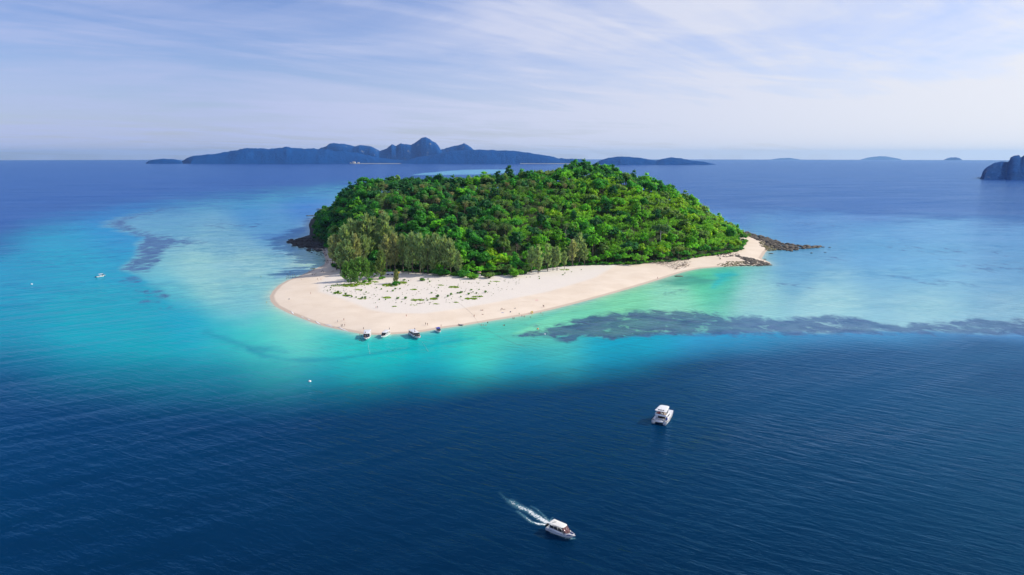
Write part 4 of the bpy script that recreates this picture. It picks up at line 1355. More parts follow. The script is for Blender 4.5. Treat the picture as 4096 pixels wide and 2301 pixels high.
for px, py, s, lab in [(3292, 989, 2.2, 'rock at the seaward tip of the spit'), (3318, 990, 1.6, 'last single rock beyond the tip of the rocky spit'), (3300, 1010, 1.3, 'small lone rock in the water near the spit tip'),
                       (3245, 1013, 1.8, 'low rock in the shallows below the spit'), (3085, 1015, 2.0, 'rock at the near side of the sand point'), (3060, 1038, 1.4, 'small rock above the brown rock tongue'),
                       (2716, 1106, 3.0, 'flat dark rock awash in the green shallows'), (3040, 942, 1.8, 'rock standing off the back of the spit')]:
    x, y, z = P(px, py, 0)
    g = Geo()
    g.add(boulder() * s * np.array([1.3, 0.9, 0.5]), None, ICO2_T)
    tag(link('rock', g.mesh('rock', False, False), M_ROCK_B, loc=(x, y, 0.15)), lab, 'rock')
for px0, py0, px1, py1, lab in [(1230, 864, 1258, 862, 'thin dark rock spit low behind the left end of the hill'), (1268, 838, 1300, 836, 'farther thin rock spit behind the left end of the hill')]:
    a, b_ = P(px0, py0), P(px1, py1)
    g = Geo()
    for i in range(14):
        f = i / 13
        g.add(boulder() * np.array([3.4, 3, 1.3]) * rng.uniform(0.6, 1.1) + np.array([a[0] + (b_[0] - a[0]) * f, a[1] + (b_[1] - a[1]) * f, 0.4]), None, ICO2_T)
    tag(link('rocks', g.mesh('rocks', False, False), M_ROCK_B), lab, 'rocks', kind='stuff')

# driftwood
M_DRIFT = mat('driftwood', (0.33, 0.27, 0.22), 0.9, var=0.2)
M_LOG = mat('dark_log', (0.07, 0.058, 0.05), 0.9, var=0.2)


def log(pts_px, rad, m, label, name='fallen_log', branches=4, z=0.4):
    p = np.array([(*P(a, b, z)[:2], 0) for a, b in pts_px])
    p[:, 2] = np.maximum(land_z(p[:, 0], p[:, 1]), 0) + rad * 0.7
    base = p[0].copy()
    g = Geo()
    g.tube(p - base, np.linspace(rad, rad * 0.4, len(p)), 6)
    L = np.linalg.norm(p[-1] - p[0])
    for i in range(branches):
        f = rng.uniform(0.4, 0.95)
        b0 = (p[0] + (p[-1] - p[0]) * f) - base
        d = rng.normal(size=3)
        d[2] = abs(d[2]) * 0.7 + 0.2
        d /= np.linalg.norm(d)
        g.tube([b0, b0 + d * L * 0.16, b0 + d * L * 0.26 + np.array([0, 0, 0.1])], [rad * 0.4, rad * 0.25, rad * 0.08], 4)
    o = link(name, g.mesh(name, True, False), m, loc=tuple(base))
    return tag(o, label, 'log')


log([(1345, 1044), (1320, 1045), (1292, 1044)], 0.35, M_LOG, 'long dark fallen trunk lying out over the left inlet')
log([(1348, 1052), (1325, 1053), (1305, 1052)], 0.28, M_LOG, 'shorter fallen trunk below the long one at the left inlet')
log([(1261, 1073), (1250, 1074), (1240, 1074)], 0.45, M_LOG, 'dark log at the water edge near the shaded people', branches=1)
log([(1668, 1225), (1680, 1226), (1692, 1224)], 0.25, M_DRIFT, 'pale driftwood log on the seaward dune edge', branches=5)
log([(2700, 1078), (2725, 1068), (2752, 1060)], 0.5, M_DRIFT, 'pale fallen tree on the beach under the wide pale green tree', branches=6)
log([(2560, 1062), (2620, 1060), (2680, 1062)], 0.4, M_DRIFT, 'long driftwood trunk at the upper edge of the right beach', branches=6)
log([(2881, 1043), (2882, 1038)], 0.5, M_DRIFT, 'pale upright stump on the right beach', 'stump', branches=2)
# tangle of fallen branches
g = Geo()
tang = np.array([P(a, b, 1.5)[:2] for a, b in [(2590, 1054), (2680, 1046), (2760, 1046), (2756, 1066), (2705, 1080), (2650, 1066)]])
mn, mx_ = tang.min(0), tang.max(0)
n_ = 0
while n_ < 210:
    p = rng.uniform(mn, mx_)
    if sdist([p], tang)[0] < 0:
        continue
    n_ += 1
    z = ground_at(*p) + rng.uniform(0, 1.5)
    d = rng.normal(size=3) * np.array([1, 1, 0.45])
    d /= np.linalg.norm(d)
    L = rng.uniform(1.5, 4.5)
    b0 = np.array([p[0], p[1], z])
    g.tube([b0, b0 + d * L * 0.5 + np.array([0, 0, 0.25]), b0 + d * L], [0.16, 0.12, 0.04], 4)
tag(link('driftwood', g.mesh('driftwood', True, False), M_ROCK_M), 'grey brown tangle of dead branches at the upper right beach', 'driftwood', kind='stuff')

# ------------------------------------------------------------------ boats
M_WHITE = mat('white_gelcoat', (0.80, 0.80, 0.79), 0.30, coat=0.3, var=0.03)
M_ROOF = mat('cream_roof', (0.78, 0.76, 0.70), 0.5, var=0.04)
M_BLUE = mat('blue_trim', (0.012, 0.045, 0.26), 0.45)
M_NAVY = mat('navy_cushion', (0.015, 0.05, 0.22), 0.8)
M_GLASS = mat('dark_glass', (0.012, 0.016, 0.022), 0.08, spec=0.8)
M_TINT = mat('reddish_windscreen', (0.17, 0.085, 0.085), 0.15, spec=0.8)
M_GREYDECK = mat('grey_deck', (0.50, 0.50, 0.49), 0.7)
M_DECK = mat('pale_deck', (0.68, 0.68, 0.66), 0.6)
M_ENG = mat('engine_black', (0.02, 0.02, 0.022), 0.35)
M_STEEL = mat('steel_rail', (0.6, 0.6, 0.62), 0.25, metal=0.9)
M_FENDER = mat('fender_dark', (0.03, 0.04, 0.08), 0.6)
M_SOLAR = mat('solar_panel', (0.03, 0.045, 0.08), 0.15, spec=0.7)
M_TEAK = mat('teak_seat', (0.40, 0.28, 0.17), 0.7)
M_RED = mat('red_cloth', (0.50, 0.13, 0.10), 0.8)
M_BIMINI = mat('royal_blue_canvas', (0.010, 0.035, 0.42), 0.8)


def box(g, x0, x1, y0, y1, z0, z1, bev=0.0):
    xs = (x0, x1)
    v = [(x, y, z) for z in (z0, z1) for y in (y0, y1) for x in (x0, x1)]
    q = [(0, 2, 3, 1), (4, 5, 7, 6), (0, 1, 5, 4), (2, 6, 7, 3), (0, 4, 6, 2), (1, 3, 7, 5)]
    g.add(v, q)


def slab(g, outline, z0, z1, crown=0.0, rise=0.0):
    """A rounded plate: outline in plan, softened edge, crowned top; rise lifts the forward end."""
    o = np.array(outline, float)
    c0 = o.mean(0)
    ext = np.abs(o - c0).max(0) + 1e-6
    rows = []
    for s, z in ((0.97, z0), (1.0, z0 + (z1 - z0) * 0.35), (1.0, z0 + (z1 - z0) * 0.7), (0.965, z1), (0.75, z1 + crown * 0.6), (0.4, z1 + crown * 0.92)):
        p = c0 + (o - c0) * s
        rows.append(np.column_stack([p, z + rise * (p[:, 0] - c0[0]) / ext[0]]))
    n = len(o)
    v = np.concatenate(rows + [np.array([[c0[0], c0[1], z1 + crown]]), np.array([[c0[0], c0[1], z0]])])
    q = [(r * n + i, r * n + (i + 1) % n, (r + 1) * n + (i + 1) % n, (r + 1) * n + i) for r in range(5) for i in range(n)]
    t = [(5 * n + i, 5 * n + (i + 1) % n, 6 * n) for i in range(n)] + [((i + 1) % n, i, 6 * n + 1) for i in range(n)]
    g.add(v, q, t)


def outline(x0, x1, w0, w1, rf=0.5, rb=0.25, n=6):
    """Plan outline with rounded front and back corners."""
    pts = []
    for (x, w, r, sx) in ((x1, w1, rf, 1), (x0, w0, rb, -1)):
        arc = []
        for i in range(n + 1):
            a = i / n * math.pi / 2
            arc.append((x - sx * r * (1 - math.sin(a)) * 1.0, (w - r) + r * math.cos(a)))
        # arc runs from the side to the end
        side = [(px, py) for px, py in arc]
        if sx == 1:
            pts += side + [(px, -py) for px, py in side[::-1]]
        else:
            pts += [(px, -py) for px, py in side] + side[::-1]
    return pts


def hull_rows(L, B, fb, n=18, fine=2.4, keel=-0.45):
    rows = []
    for i in range(n):
        t = i / (n - 1)
        b = B / 2 * (0.93 + 0.07 * min(1, t / 0.35)) if t < 0.35 else B / 2 * max(0.012, (1 - ((t - 0.35) / 0.65) ** fine))
        zs = fb * (0.90 + 0.38 * t * t)
        zc = fb * 0.16 + fb * 0.70 * t ** 4
        k = max(0.0, (t - 0.70) / 0.30)
        zk = keel + (fb * 1.0 - keel) * k ** 1.7
        x = -L / 2 + L * t
        xk = x - 0.05 * L * t ** 3
        rows.append([(x, b, zs), (x - 0.01 * L * t, b * 0.97, zs * 0.6 + zc * 0.4), (xk, b * 0.84, zc), (xk, b * 0.1, zk), (xk, -b * 0.1, zk), (xk, -b * 0.84, zc),
                     (x - 0.01 * L * t, -b * 0.97, zs * 0.6 + zc * 0.4), (x, -b, zs)])
    return np.array(rows)


def hull_geo(g, rows):
    n, m = rows.shape[:2]
    q = [(i * m + k, (i + 1) * m + k, (i + 1) * m + k + 1, i * m + k + 1) for i in range(n - 1) for k in range(m - 1)]
    t = [(0, k, k + 1) for k in range(1, m - 1)]
    g.add(rows.reshape(-1, 3), q, t)


def deck_geo(g, rows, dz=-0.04, t0=0.0, t1=1.0, inset=0.96):
    n = len(rows)
    a, b = int(t0 * (n - 1)), int(t1 * (n - 1))
    v = []
    for r in rows[a:b + 1]:
        x, y, z = r[0]
        v += [(x, y * inset, z + dz), (x, 0, z + dz + 0.03), (x, -y * inset, z + dz)]
    m = b - a + 1
    q = [(3 * i + k, 3 * i + k + 1, 3 * i + k + 4, 3 * i + k + 3) for i in range(m - 1) for k in (0, 1)]
    g.add(v, q)


def stripe_geo(g, rows, f0, f1, out=0.02):
    for sgn, (ka, kb) in ((1, (0, 1)), (-1, (7, 6))):
        v = []
        for r in rows:
            a = r[ka] * (1 - f0) + r[kb] * f0
            b = r[ka] * (1 - f1) + r[kb] * f1
            v += [a + np.array([0, sgn * out, 0]), b + np.array([0, sgn * out, 0])]
        n = len(rows)
        q = [(2 * i, 2 * i + 1, 2 * i + 3, 2 * i + 2) for i in range(n - 1)]
        g.add(np.array(v), q)


def add_part(parent, name, m, fn, smooth=False):
    g = Geo()
    fn(g)
    return link(name, g.mesh(name, smooth, False), m, parent)


def speedboat(name, label, loc, rz, L, B, fb=1.05, roof=(-0.42, 0.14), roof_h=2.0, engines=3, roof_m=None, cabin=True, tint=None, stripe=None, cushions=None, fenders=0, marks=False, arch=True):
    o = empty(name, loc, rz)
    tag(o, label, 'boat')
    rows = hull_rows(L, B, fb)
    add_part(o, 'hull', M_WHITE, lambda g: hull_geo(g, rows), True)
    add_part(o, 'rub_rail', stripe or M_BLUE, lambda g: stripe_geo(g, rows, 0.18, 0.42))
    add_part(o, 'deck', M_DECK, lambda g: deck_geo(g, rows))
    zd = fb * 0.98
    x0, x1 = roof[0] * L, roof[1] * L
    hw = B * 0.43
    if cabin:
        def coaming(g):
            for s in (-1, 1):
                box(g, x0 + 0.3, x1 + 0.04 * L, s * hw - 0.05, s * hw + 0.05, zd - 0.1, zd + 0.55)
            box(g, x0 + 0.3, x0 + 0.42, -hw + 0.06, hw - 0.06, zd - 0.1, zd + 0.35)
        add_part(o, 'coaming', M_WHITE, coaming)
        for s in (-1, 1):
            k = 3
            for j in range(k):
                a = x0 + 0.5 + (x1 - x0 - 0.5) * j / k
                b = x0 + 0.5 + (x1 - x0 - 0.5) * (j + 1) / k - 0.14
                add_part(o, 'side_window', M_GLASS, lambda g: box(g, a, b, s * hw * 0.985 - 0.02, s * hw * 0.985 + 0.02, zd + 0.57, zd + roof_h - 0.35))
    for s in (-1, 1):
        for px_ in (x0 + 0.35, (x0 + x1) / 2, x1 - 0.15):
            add_part(o, 'pillar', M_WHITE, lambda g: g.tube([(px_, s * hw * 0.96, zd - 0.05), (px_ - 0.06, s * hw * 0.92, zd + roof_h - 0.02)], [0.05, 0.045], 6))
    ro = add_part(o, 'roof', roof_m or M_ROOF, lambda g: slab(g, outline(x0, x1 + 0.03 * L, hw * 1.04, hw * 0.94, hw * 0.55, 0.25), zd + roof_h - 0.06, zd + roof_h + 0.06, 0.09, 0.03), True)
    if marks:
        add_part(ro, 'roof_mark', mat('grey_print', (0.42, 0.43, 0.42), 0.7), lambda g: [box(g, x0 + 1.0 + 0.28 * i, x0 + 1.18 + 0.28 * i, -0.9 + 0.3 * (i % 3), 0.5 + 0.2 * (i % 2), zd + roof_h + 0.145, zd + roof_h + 0.155) for i in range(3)])
    # windscreen: three raked panes
    wx, wb = x1 - 0.02 * L, x1 + 0.10 * L
    for y0, y1 in ((-0.95, -0.34), (-0.32, 0.32), (0.34, 0.95)):
        def pane(g):
            f0, f1 = 1 - 0.25 * abs(y0), 1 - 0.25 * abs(y1)
            top = [(wx + 0.05 * L * (1 - abs(y0)), y0 * hw * 0.93, zd + roof_h - 0.10), (wx + 0.05 * L * (1 - abs(y1)), y1 * hw * 0.93, zd + roof_h - 0.10)]
            bot = [(wb + 0.10 * L * (1 - abs(y1)), y1 * hw * 0.97, zd + 0.42), (wb + 0.10 * L * (1 - abs(y0)), y0 * hw * 0.97, zd + 0.42)]
            v = np.array(top + bot)
            g.add(np.concatenate([v, v - np.array([0.05, 0, 0.02])]), [(0, 1, 2, 3), (7, 6, 5, 4), (0, 4, 5, 1), (1, 5, 6, 2), (2, 6, 7, 3), (3, 7, 4, 0)])
        add_part(o, 'windscreen', tint or M_GLASS, pane)
    # foredeck coaming and cushions in the bow well
    def bow_rim(g):
        n = len(rows)
        for s in (-1, 1):
            pts = [(r[0][0], s * r[0][1] * 0.86, r[0][2] + 0.12) for r in rows[int(n * 0.66):n - 1]]
            g.tube(pts, [0.10] * len(pts), 6)
        box(g, wb + 0.02 * L, wb + 0.04 * L, -hw * 0.9, hw * 0.9, zd, zd + 0.42)
    add_part(o, 'bow_coaming', M_WHITE, bow_rim, True)
    cm = cushions or M_NAVY
    for s in (-1, 1):
        add_part(o, 'bow_cushion', cm, lambda g: slab(g, [(wb + 0.06 * L, s * 0.12 * B), (wb + 0.06 * L, s * 0.34 * B), (wb + 0.15 * L, s * 0.27 * B), (wb + 0.20 * L, s * 0.14 * B), (wb + 0.19 * L, s * 0.09 * B)], zd + 0.10, zd + 0.28, 0.04))
    add_part(o, 'bow_hatch', M_WHITE, lambda g: slab(g, outline(wb + 0.21 * L, wb + 0.27 * L, 0.09 * B, 0.05 * B, 0.1, 0.1), zd + 0.18, zd + 0.28, 0.02))
    add_part(o, 'bow_rail', M_STEEL, lambda g: [g.tube([(r[0][0], s * r[0][1] * 0.93, r[0][2] + 0.38) for r in rows[12:17]], [0.03] * 5, 5) for s in (-1, 1)], True)
    # seats
    for i in range(3 if cabin else 2):
        xx = x0 + 0.9 + i * (x1 - x0 - 1.2) / 3
        add_part(o, 'bench', M_WHITE, lambda g: (box(g, xx, xx + 0.55, -hw * 0.8, hw * 0.8, zd, zd + 0.42), box(g, xx, xx + 0.12, -hw * 0.8, hw * 0.8, zd + 0.42, zd + 0.8)))
    add_part(o, 'helm', M_GREYDECK, lambda g: (box(g, x1 - 0.45, x1 - 0.05, 0.1, hw * 0.8, zd, zd + 0.85), box(g, x1 - 0.30, x1 - 0.1, 0.3, hw * 0.6, zd + 0.86, zd + 1.02)))
    # outboards
    for i in range(engines):
        y = (i - (engines - 1) / 2) * 0.72
        e = add_part(o, 'outboard_engine', M_ENG, lambda g: (slab(g, outline(-L / 2 - 0.75, -L / 2 - 0.05, 0.24, 0.20, 0.12, 0.15), fb * 0.75, fb * 0.75 + 0.55, 0.12),
                                                             box(g, -L / 2 - 0.45, -L / 2 - 0.2, y * 0 - 0.1, 0.1, -0.4, fb * 0.75)), True)
        e.location = (0, y, 0)
    for i in range(fenders):
        for s in (-1, 1):
            xx = -L * 0.32 + i * L * 0.18
            add_part(o, 'fender', M_FENDER, lambda g: g.tube([(xx, s * (B / 2 + 0.12), fb * 0.95), (xx, s * (B / 2 + 0.12), fb * 0.85), (xx, s * (B / 2 + 0.12), fb * 0.3), (xx, s * (B / 2 + 0.12), fb * 0.2)], [0.05, 0.15, 0.15, 0.05], 7), True)
    return o


def bearing(a, b):
    A_, B_ = P(*a), P(*b)
    return math.atan2(B_[1] - A_[1], B_[0] - A_[0])


# the boat under way: its bow and stern give the heading
hd = math.radians(-39)
nb = P(2247, 2128, 0.9)
speedboat('speedboat', 'white and blue speedboat under way with foaming wake in the foreground', (nb[0], nb[1], 0.05), hd, 9.8, 3.4, 1.15, (-0.40, 0.10), 1.85, 2, M_ROOF, True, M_TINT, M_BLUE, M_NAVY, 0, True)
sb1 = P(1469, 1346, 0.8)
speedboat('speedboat', 'largest white speedboat moored left of the others, long square roof', (sb1[0], sb1[1] - 0.5, 0), R(-82), 16.0, 4.7, 1.3, (-0.46, 0.16), 2.1, 3, M_WHITE, False, None, M_WHITE, M_GREYDECK, 0)
sb2 = P(1541, 1340, 0.8)
speedboat('speedboat', 'small white-roofed speedboat second from the left at the beach', (sb2[0], sb2[1] - 1.0, 0), R(-100), 12.0, 3.5, 1.1, (-0.44, 0.14), 1.9, 2, M_WHITE, False, None, M_WHITE, M_GREYDECK, 0)
sb3 = P(1662, 1342, 0.8)
speedboat('speedboat', 'big white speedboat with dark fenders, third from the left at the beach', (sb3[0], sb3[1] - 1.0, 0), R(-62), 15.5, 4.5, 1.3, (-0.46, 0.16), 2.1, 3, M_WHITE, True, None, M_BLUE, M_GREYDECK, 4)
sb4 = P(1754, 1325, 0.6)
speedboat('motorboat', 'small white motorboat with a royal blue sunshade at the beach', (sb4[0], sb4[1], 0), R(-68), 8.0, 2.9, 0.85, (-0.30, 0.08), 1.7, 1, M_BIMINI, False, None, M_WHITE, M_GREYDECK, 0)
sl = P(403, 1106, 0.5)
speedboat('motorboat', 'small white motorboat with canopy alone in the left turquoise water', (sl[0], sl[1], 0), R(58), 8.0, 2.8, 0.9, (-0.22, 0.22), 1.9, 1, M_WHITE, False, None, M_WHITE, M_TEAK, 0)


def catamaran(loc, rz):
    o = empty('catamaran', loc, rz)
    tag(o, 'white two-hulled power catamaran with solar panels on its hardtop', 'boat')
    L, B = 13.6, 6.6
    for s in (-1, 1):
        rows = hull_rows(L, 1.75, 1.5, 18, 2.0, -0.5) + np.array([0, s * 2.42, 0])
        h = add_part(o, 'hull', M_WHITE, lambda g: (hull_geo(g, rows), deck_geo(g, rows, -0.03, 0.12, 1.0)), True)
        for k in range(3):
            add_part(h, 'stern_step', M_GREYDECK, lambda g: box(g, -L / 2 - 0.1 + k * 0.5, -L / 2 + 0.42 + k * 0.5, s * 2.42 - 0.68, s * 2.42 + 0.68, 0.3 + k * 0.34, 0.45 + k * 0.36))
        for k in range(3):
            add_part(h, 'hull_window', M_GLASS, lambda g: box(g, -1.6 + k * 1.5, -0.7 + k * 1.5, s * 3.30 - 0.03, s * 3.30 + 0.012, 0.85, 1.12))
    add_part(o, 'bridge_deck', M_WHITE, lambda g: slab(g, outline(-L * 0.40, L * 0.16, 2.6, 2.5, 0.3, 0.2), 0.75, 1.45, 0.02))
    add_part(o, 'trampoline', M_GREYDECK, lambda g: box(g, L * 0.165, L * 0.36, -1.7, 1.7, 1.30, 1.36))
    add_part(o, 'crossbeam', M_WHITE, lambda g: g.tube([(L * 0.375, -2.4, 1.5), (L * 0.38, 2.4, 1.5)], [0.13, 0.13], 8), True)
    add_part(o, 'saloon', M_WHITE, lambda g: slab(g, outline(-L * 0.26, L * 0.20, 2.45, 1.9, 1.2, 0.25), 1.47, 3.0, 0.05), True)
    for s in (-1, 1):
        for k in range(3):
            add_part(o, 'saloon_window', M_GLASS, lambda g: box(g, -2.7 + k * 1.25, -1.65 + k * 1.25, s * 2.43 - 0.03, s * 2.43 + 0.035, 2.05, 2.62))
    add_part(o, 'saloon_door', M_GLASS, lambda g: box(g, -L * 0.26 - 0.03, -L * 0.26 + 0.03, -1.6, 1.4, 1.5, 2.75))
    add_part(o, 'cockpit_seat', M_GREYDECK, lambda g: (box(g, -L * 0.40, -L * 0.36, -2.0, 2.0, 1.46, 2.0), box(g, -L * 0.36, -L * 0.33, -2.0, 2.0, 1.46, 1.75)))
    add_part(o, 'dinghy_platform', M_WHITE, lambda g: slab(g, outline(-L * 0.50, -L * 0.405, 1.55, 1.55, 0.15, 0.15), 0.75, 1.35, 0.03))
    # flybridge tub
    fo_ = np.array(outline(-L * 0.36, L * 0.13, 2.5, 2.0, 1.1, 0.7))
    add_part(o, 'flybridge_floor', M_GREYDECK, lambda g: slab(g, fo_ * 0.97, 3.02, 3.12, 0.0))

    def wall(g):
        n = len(fo_)
        v, q = [], []
        for p in fo_:
            d = (p - fo_.mean(0)) / np.linalg.norm(p - fo_.mean(0)) * 0.12
            v += [(p[0], p[1], 2.95), (p[0], p[1], 3.72), (p[0] - d[0], p[1] - d[1], 3.72), (p[0] - d[0], p[1] - d[1], 3.05)]
        for i in range(n):
            j = (i + 1) % n
            for k in range(3):
                q.append((4 * i + k, 4 * j + k, 4 * j + k + 1, 4 * i + k + 1))
        g.add(v, q)
    add_part(o, 'flybridge_coaming', M_WHITE, wall, True)
    add_part(o, 'sofa', M_TEAK, lambda g: (box(g, -4.4, -3.6, -1.9, 0.4, 3.14, 3.5), box(g, -3.5, -2.2, -1.9, -1.3, 3.14, 3.5)))
    add_part(o, 'table', M_TEAK, lambda g: (box(g, -3.2, -2.2, -1.0, 0.1, 3.75, 3.82), box(g, -2.8, -2.6, -0.6, -0.4, 3.14, 3.75)))
    add_part(o, 'sun_cushion', M_RED, lambda g: slab(g, outline(-3.2, -1.6, 1.9, 1.9, 0.2, 0.2)[:14] + [(-1.6, 0.9), (-3.2, 0.9)], 3.14, 3.5, 0.03) if False else box(g, -3.4, -1.8, 0.9, 1.9, 3.14, 3.52))
    add_part(o, 'helm_console', M_WHITE, lambda g: box(g, 0.2, 0.8, -1.2, 0.4, 3.14, 4.0))
    for s in (-1, 1):
        for xx in (-4.1, -1.3, 1.1):
            add_part(o, 'pillar', M_WHITE, lambda g: g.tube([(xx, s * 2.25 * (0.86 if xx > 0 else 1), 3.6), (xx - 0.1, s * 2.15 * (0.86 if xx > 0 else 1), 5.25)], [0.06, 0.05], 6))
    ht = add_part(o, 'hardtop', M_WHITE, lambda g: slab(g, outline(-L * 0.40, L * 0.13, 2.5, 2.1, 1.2, 0.6), 5.22, 5.38, 0.10, 0.10), True)
    for k in range(3):
        add_part(ht, 'solar_panel', M_SOLAR, lambda g: box(g, -4.75, -3.95, -1.35 + k * 0.92, -0.55 + k * 0.92, 5.405, 5.435))
    add_part(ht, 'canvas_seam', M_GREYDECK, lambda g: box(g, -3.62, -3.52, -2.3, 2.3, 5.40, 5.45))
    add_part(ht, 'antenna', M_STEEL, lambda g: g.tube([(-3.4, 0.2, 5.4), (-3.5, 0.2, 6.3)], [0.03, 0.015], 5))
    for s in (-1, 1):
        add_part(o, 'guard_rail', M_STEEL, lambda g: [g.tube([(x, s * 3.2 * (1 - max(0, (x - 2) / 12) ** 1.5), 2.0 + 0.25 * max(0, x / 7)) for x in np.linspace(-3, 6.2, 8)], [0.03] * 8, 5)] +
                 [g.tube([(x, s * 3.2 * (1 - max(0, (x - 2) / 12) ** 1.5), 1.4), (x, s * 3.2 * (1 - max(0, (x - 2) / 12) ** 1.5), 2.0 + 0.25 * max(0, x / 7))], [0.025, 0.025], 4) for x in np.linspace(-3, 6.2, 6)])
    add_part(o, 'awning', M_BLUE, lambda g: box(g, -L * 0.385, -L * 0.30, -2.9, -2.3, 1.6, 2.5))
    return o


ct = P(2652, 1683, 1.0)
catamaran((ct[0] + 1.2, ct[1] + 4.5, 0), R(62))

# inflatable dinghy pulled up at the water line
dg0 = P(1845, 1301, 0.3)
o = empty('inflatable_dinghy', (dg0[0], dg0[1], 0.25), R(-20))
tag(o, 'small grey inflatable dinghy at the water line', 'boat')
M_RUB = mat('grey_rubber', (0.32, 0.33, 0.35), 0.6)
add_part(o, 'tube', M_RUB, lambda g: g.tube([(-1.6, 0.62, 0.2), (0.6, 0.62, 0.2), (1.3, 0.4, 0.3), (1.65, 0, 0.36), (1.3, -0.4, 0.3), (0.6, -0.62, 0.2), (-1.6, -0.62, 0.2)], [0.22, 0.24, 0.23, 0.22, 0.23, 0.24, 0.22], 8), True)
add_part(o, 'floor', M_ENG, lambda g: box(g, -1.5, 1.0, -0.45, 0.45, 0.02, 0.12))
add_part(o, 'outboard_engine', M_ENG, lambda g: (slab(g, outline(-2.1, -1.6, 0.16, 0.14, 0.08, 0.08), 0.35, 0.75, 0.06), box(g, -1.95, -1.8, -0.06, 0.06, -0.3, 0.35)))
add_part(o, 'seat', M_TEAK, lambda g: box(g, -0.6, -0.25, -0.5, 0.5, 0.28, 0.36))

# white skiff under the trees
x, y, z = P(2105, 1090, 2.3)
o = empty('skiff', (x, y - 1.5, ground_at(x, y - 1.5)), R(8))
tag(o, 'small white skiff lying at the forest edge left of the sparse casuarinas', 'boat')
rw = hull_rows(3.6, 1.3, 0.55, 12, 2.2, -0.1) + np.array([0, 0, 0.1])
add_part(o, 'hull', M_WHITE, lambda g: hull_geo(g, rw), True)
add_part(o, 'deck', M_GREYDECK, lambda g: deck_geo(g, rw, -0.12))

# ------------------------------------------------------------------ buoys, ropes, small structures
M_ROPE = mat('rope', (0.33, 0.28, 0.23), 0.9)
M_PALE_ROPE = mat('pale_rope', (0.62, 0.72, 0.66), 0.9)
M_ORANGE = mat('orange_float', (0.72, 0.24, 0.07), 0.5)
M_YELLOW = mat('yellow_cloth', (0.85, 0.55, 0.02), 0.7)
M_WOOD = mat('weathered_wood', (0.30, 0.21, 0.14), 0.85, var=0.15)
M_TARP = mat('pale_tarpaulin', (0.55, 0.60, 0.66), 0.7)
M_SIGN = mat('white_banner', (0.74, 0.74, 0.78), 0.6)
for px, py, r, m, lab in [(1239, 1527, 0.75, M_WHITE, 'white round mooring buoy in the turquoise water below the beach'), (127, 1138, 0.8, M_WHITE, 'small white buoy at the far left'),
                          (2151, 1317, 0.75, M_ORANGE, 'orange buoy over the dark reef'), (2179, 1338, 0.55, M_WHITE, 'pale buoy over the reef right of the orange one')]:
    x, y, z = P(px, py)
    o = empty('buoy', (x, y, 0.1))
    tag(o, lab, 'buoy')
    add_part(o, 'float', m, lambda g: g.add(ICO2_V * r * np.array([1, 1, 0.85]), None, ICO2_T), True)
    add_part(o, 'ring', M_STEEL, lambda g: g.tube([(0, 0, r * 0.8), (0, 0, r * 1.15)], [0.08, 0.06], 6))


def rope(pts_px, rad, m, label, z0=0.06):
    w = [P(a, b, 0) for a, b in pts_px]
    dense = []
    for a, b in zip(w[:-1], w[1:]):
        n = max(2, int(math.dist(a[:2], b[:2]) / 2.5))
        for i in range(n):
            f = i / n
            dense.append((a[0] + (b[0] - a[0]) * f, a[1] + (b[1] - a[1]) * f))
    dense = np.array(dense)
    zz2 = np.maximum(land_z(dense[:, 0], dense[:, 1]) + 0.05, z0)
    g = Geo()
    g.tube(np.column_stack([dense, zz2]), [rad] * len(dense), 4)
    return tag(link('rope', g.mesh('rope', True, False), m), label, 'rope')


rope([(1700 + a / 4.293, 1180 + b / 4.293) for a, b in ((500, 145), (640, 230), (770, 330), (830, 385), (930, 500), (1030, 580), (1330, 745), (1480, 810), (1800, 925))], 0.03, M_ROPE,
     'long dark rope running from the dune across the beach into the water')
rope([(1471, 1372), (1475, 1395), (1481, 1424)], 0.03, M_PALE_ROPE, 'pale anchor line in front of the largest speedboat')
rope([(1688, 1368), (1702, 1388), (1718, 1415)], 0.03, M_PALE_ROPE, 'pale anchor line in front of the speedboat with fenders')

# yellow flag
x, y, z = P(1601, 1139, 2.2)
z = ground_at(x, y)
o = empty('flag_pole', (x, y, z))
tag(o, 'tall pole flying a yellow flag on the upper sand', 'flag')
add_part(o, 'pole', M_STEEL, lambda g: g.tube([(0, 0, -0.3), (0, 0, 6), (0, 0, 11.3)], [0.12, 0.10, 0.07], 7), True)


def flag(g):
    v, q = [], []
    for i in range(7):
        for j in range(4):
            v.append((-i * 0.26, 0.14 * math.sin(i * 1.1 + j * 0.3), 11.2 - j * 0.42 - 0.06 * i))
    for i in range(6):
        for j in range(3):
            q.append((i * 4 + j, i * 4 + j + 1, i * 4 + j + 5, i * 4 + j + 4))
    g.add(v, q)


add_part(o, 'flag', M_YELLOW, flag, True)
# lookout hut
x, y, z = P(1917, 1112, 2.3)
z = ground_at(x, y)
o = empty('lookout_hut', (x, y, z), R(6))
tag(o, 'wooden lookout hut on stilts with a white banner at the forest edge', 'hut')
for sx in (-1, 1):
    for sy in (-1, 1):
        add_part(o, 'post', M_WOOD, lambda g: g.tube([(sx * 1.1, sy * 0.9, -0.3), (sx * 1.1, sy * 0.9, 5.0)], [0.10, 0.09], 6))
add_part(o, 'platform', M_WOOD, lambda g: [box(g, -1.3, 1.3, -1.1 + 0.37 * i, -0.78 + 0.37 * i, 2.05, 2.15) for i in range(6)])
add_part(o, 'banner', M_SIGN, lambda g: box(g, -1.25, 1.25, -1.08, -1.03, 2.2, 3.1))
for s in (-1, 1):
    add_part(o, 'railing', M_WOOD, lambda g: (box(g, s * 1.2 - 0.04, s * 1.2 + 0.04, -1, 1, 2.9, 3.0), box(g, s * 1.2 - 0.04, s * 1.2 + 0.04, -1, 1, 2.5, 2.58)))
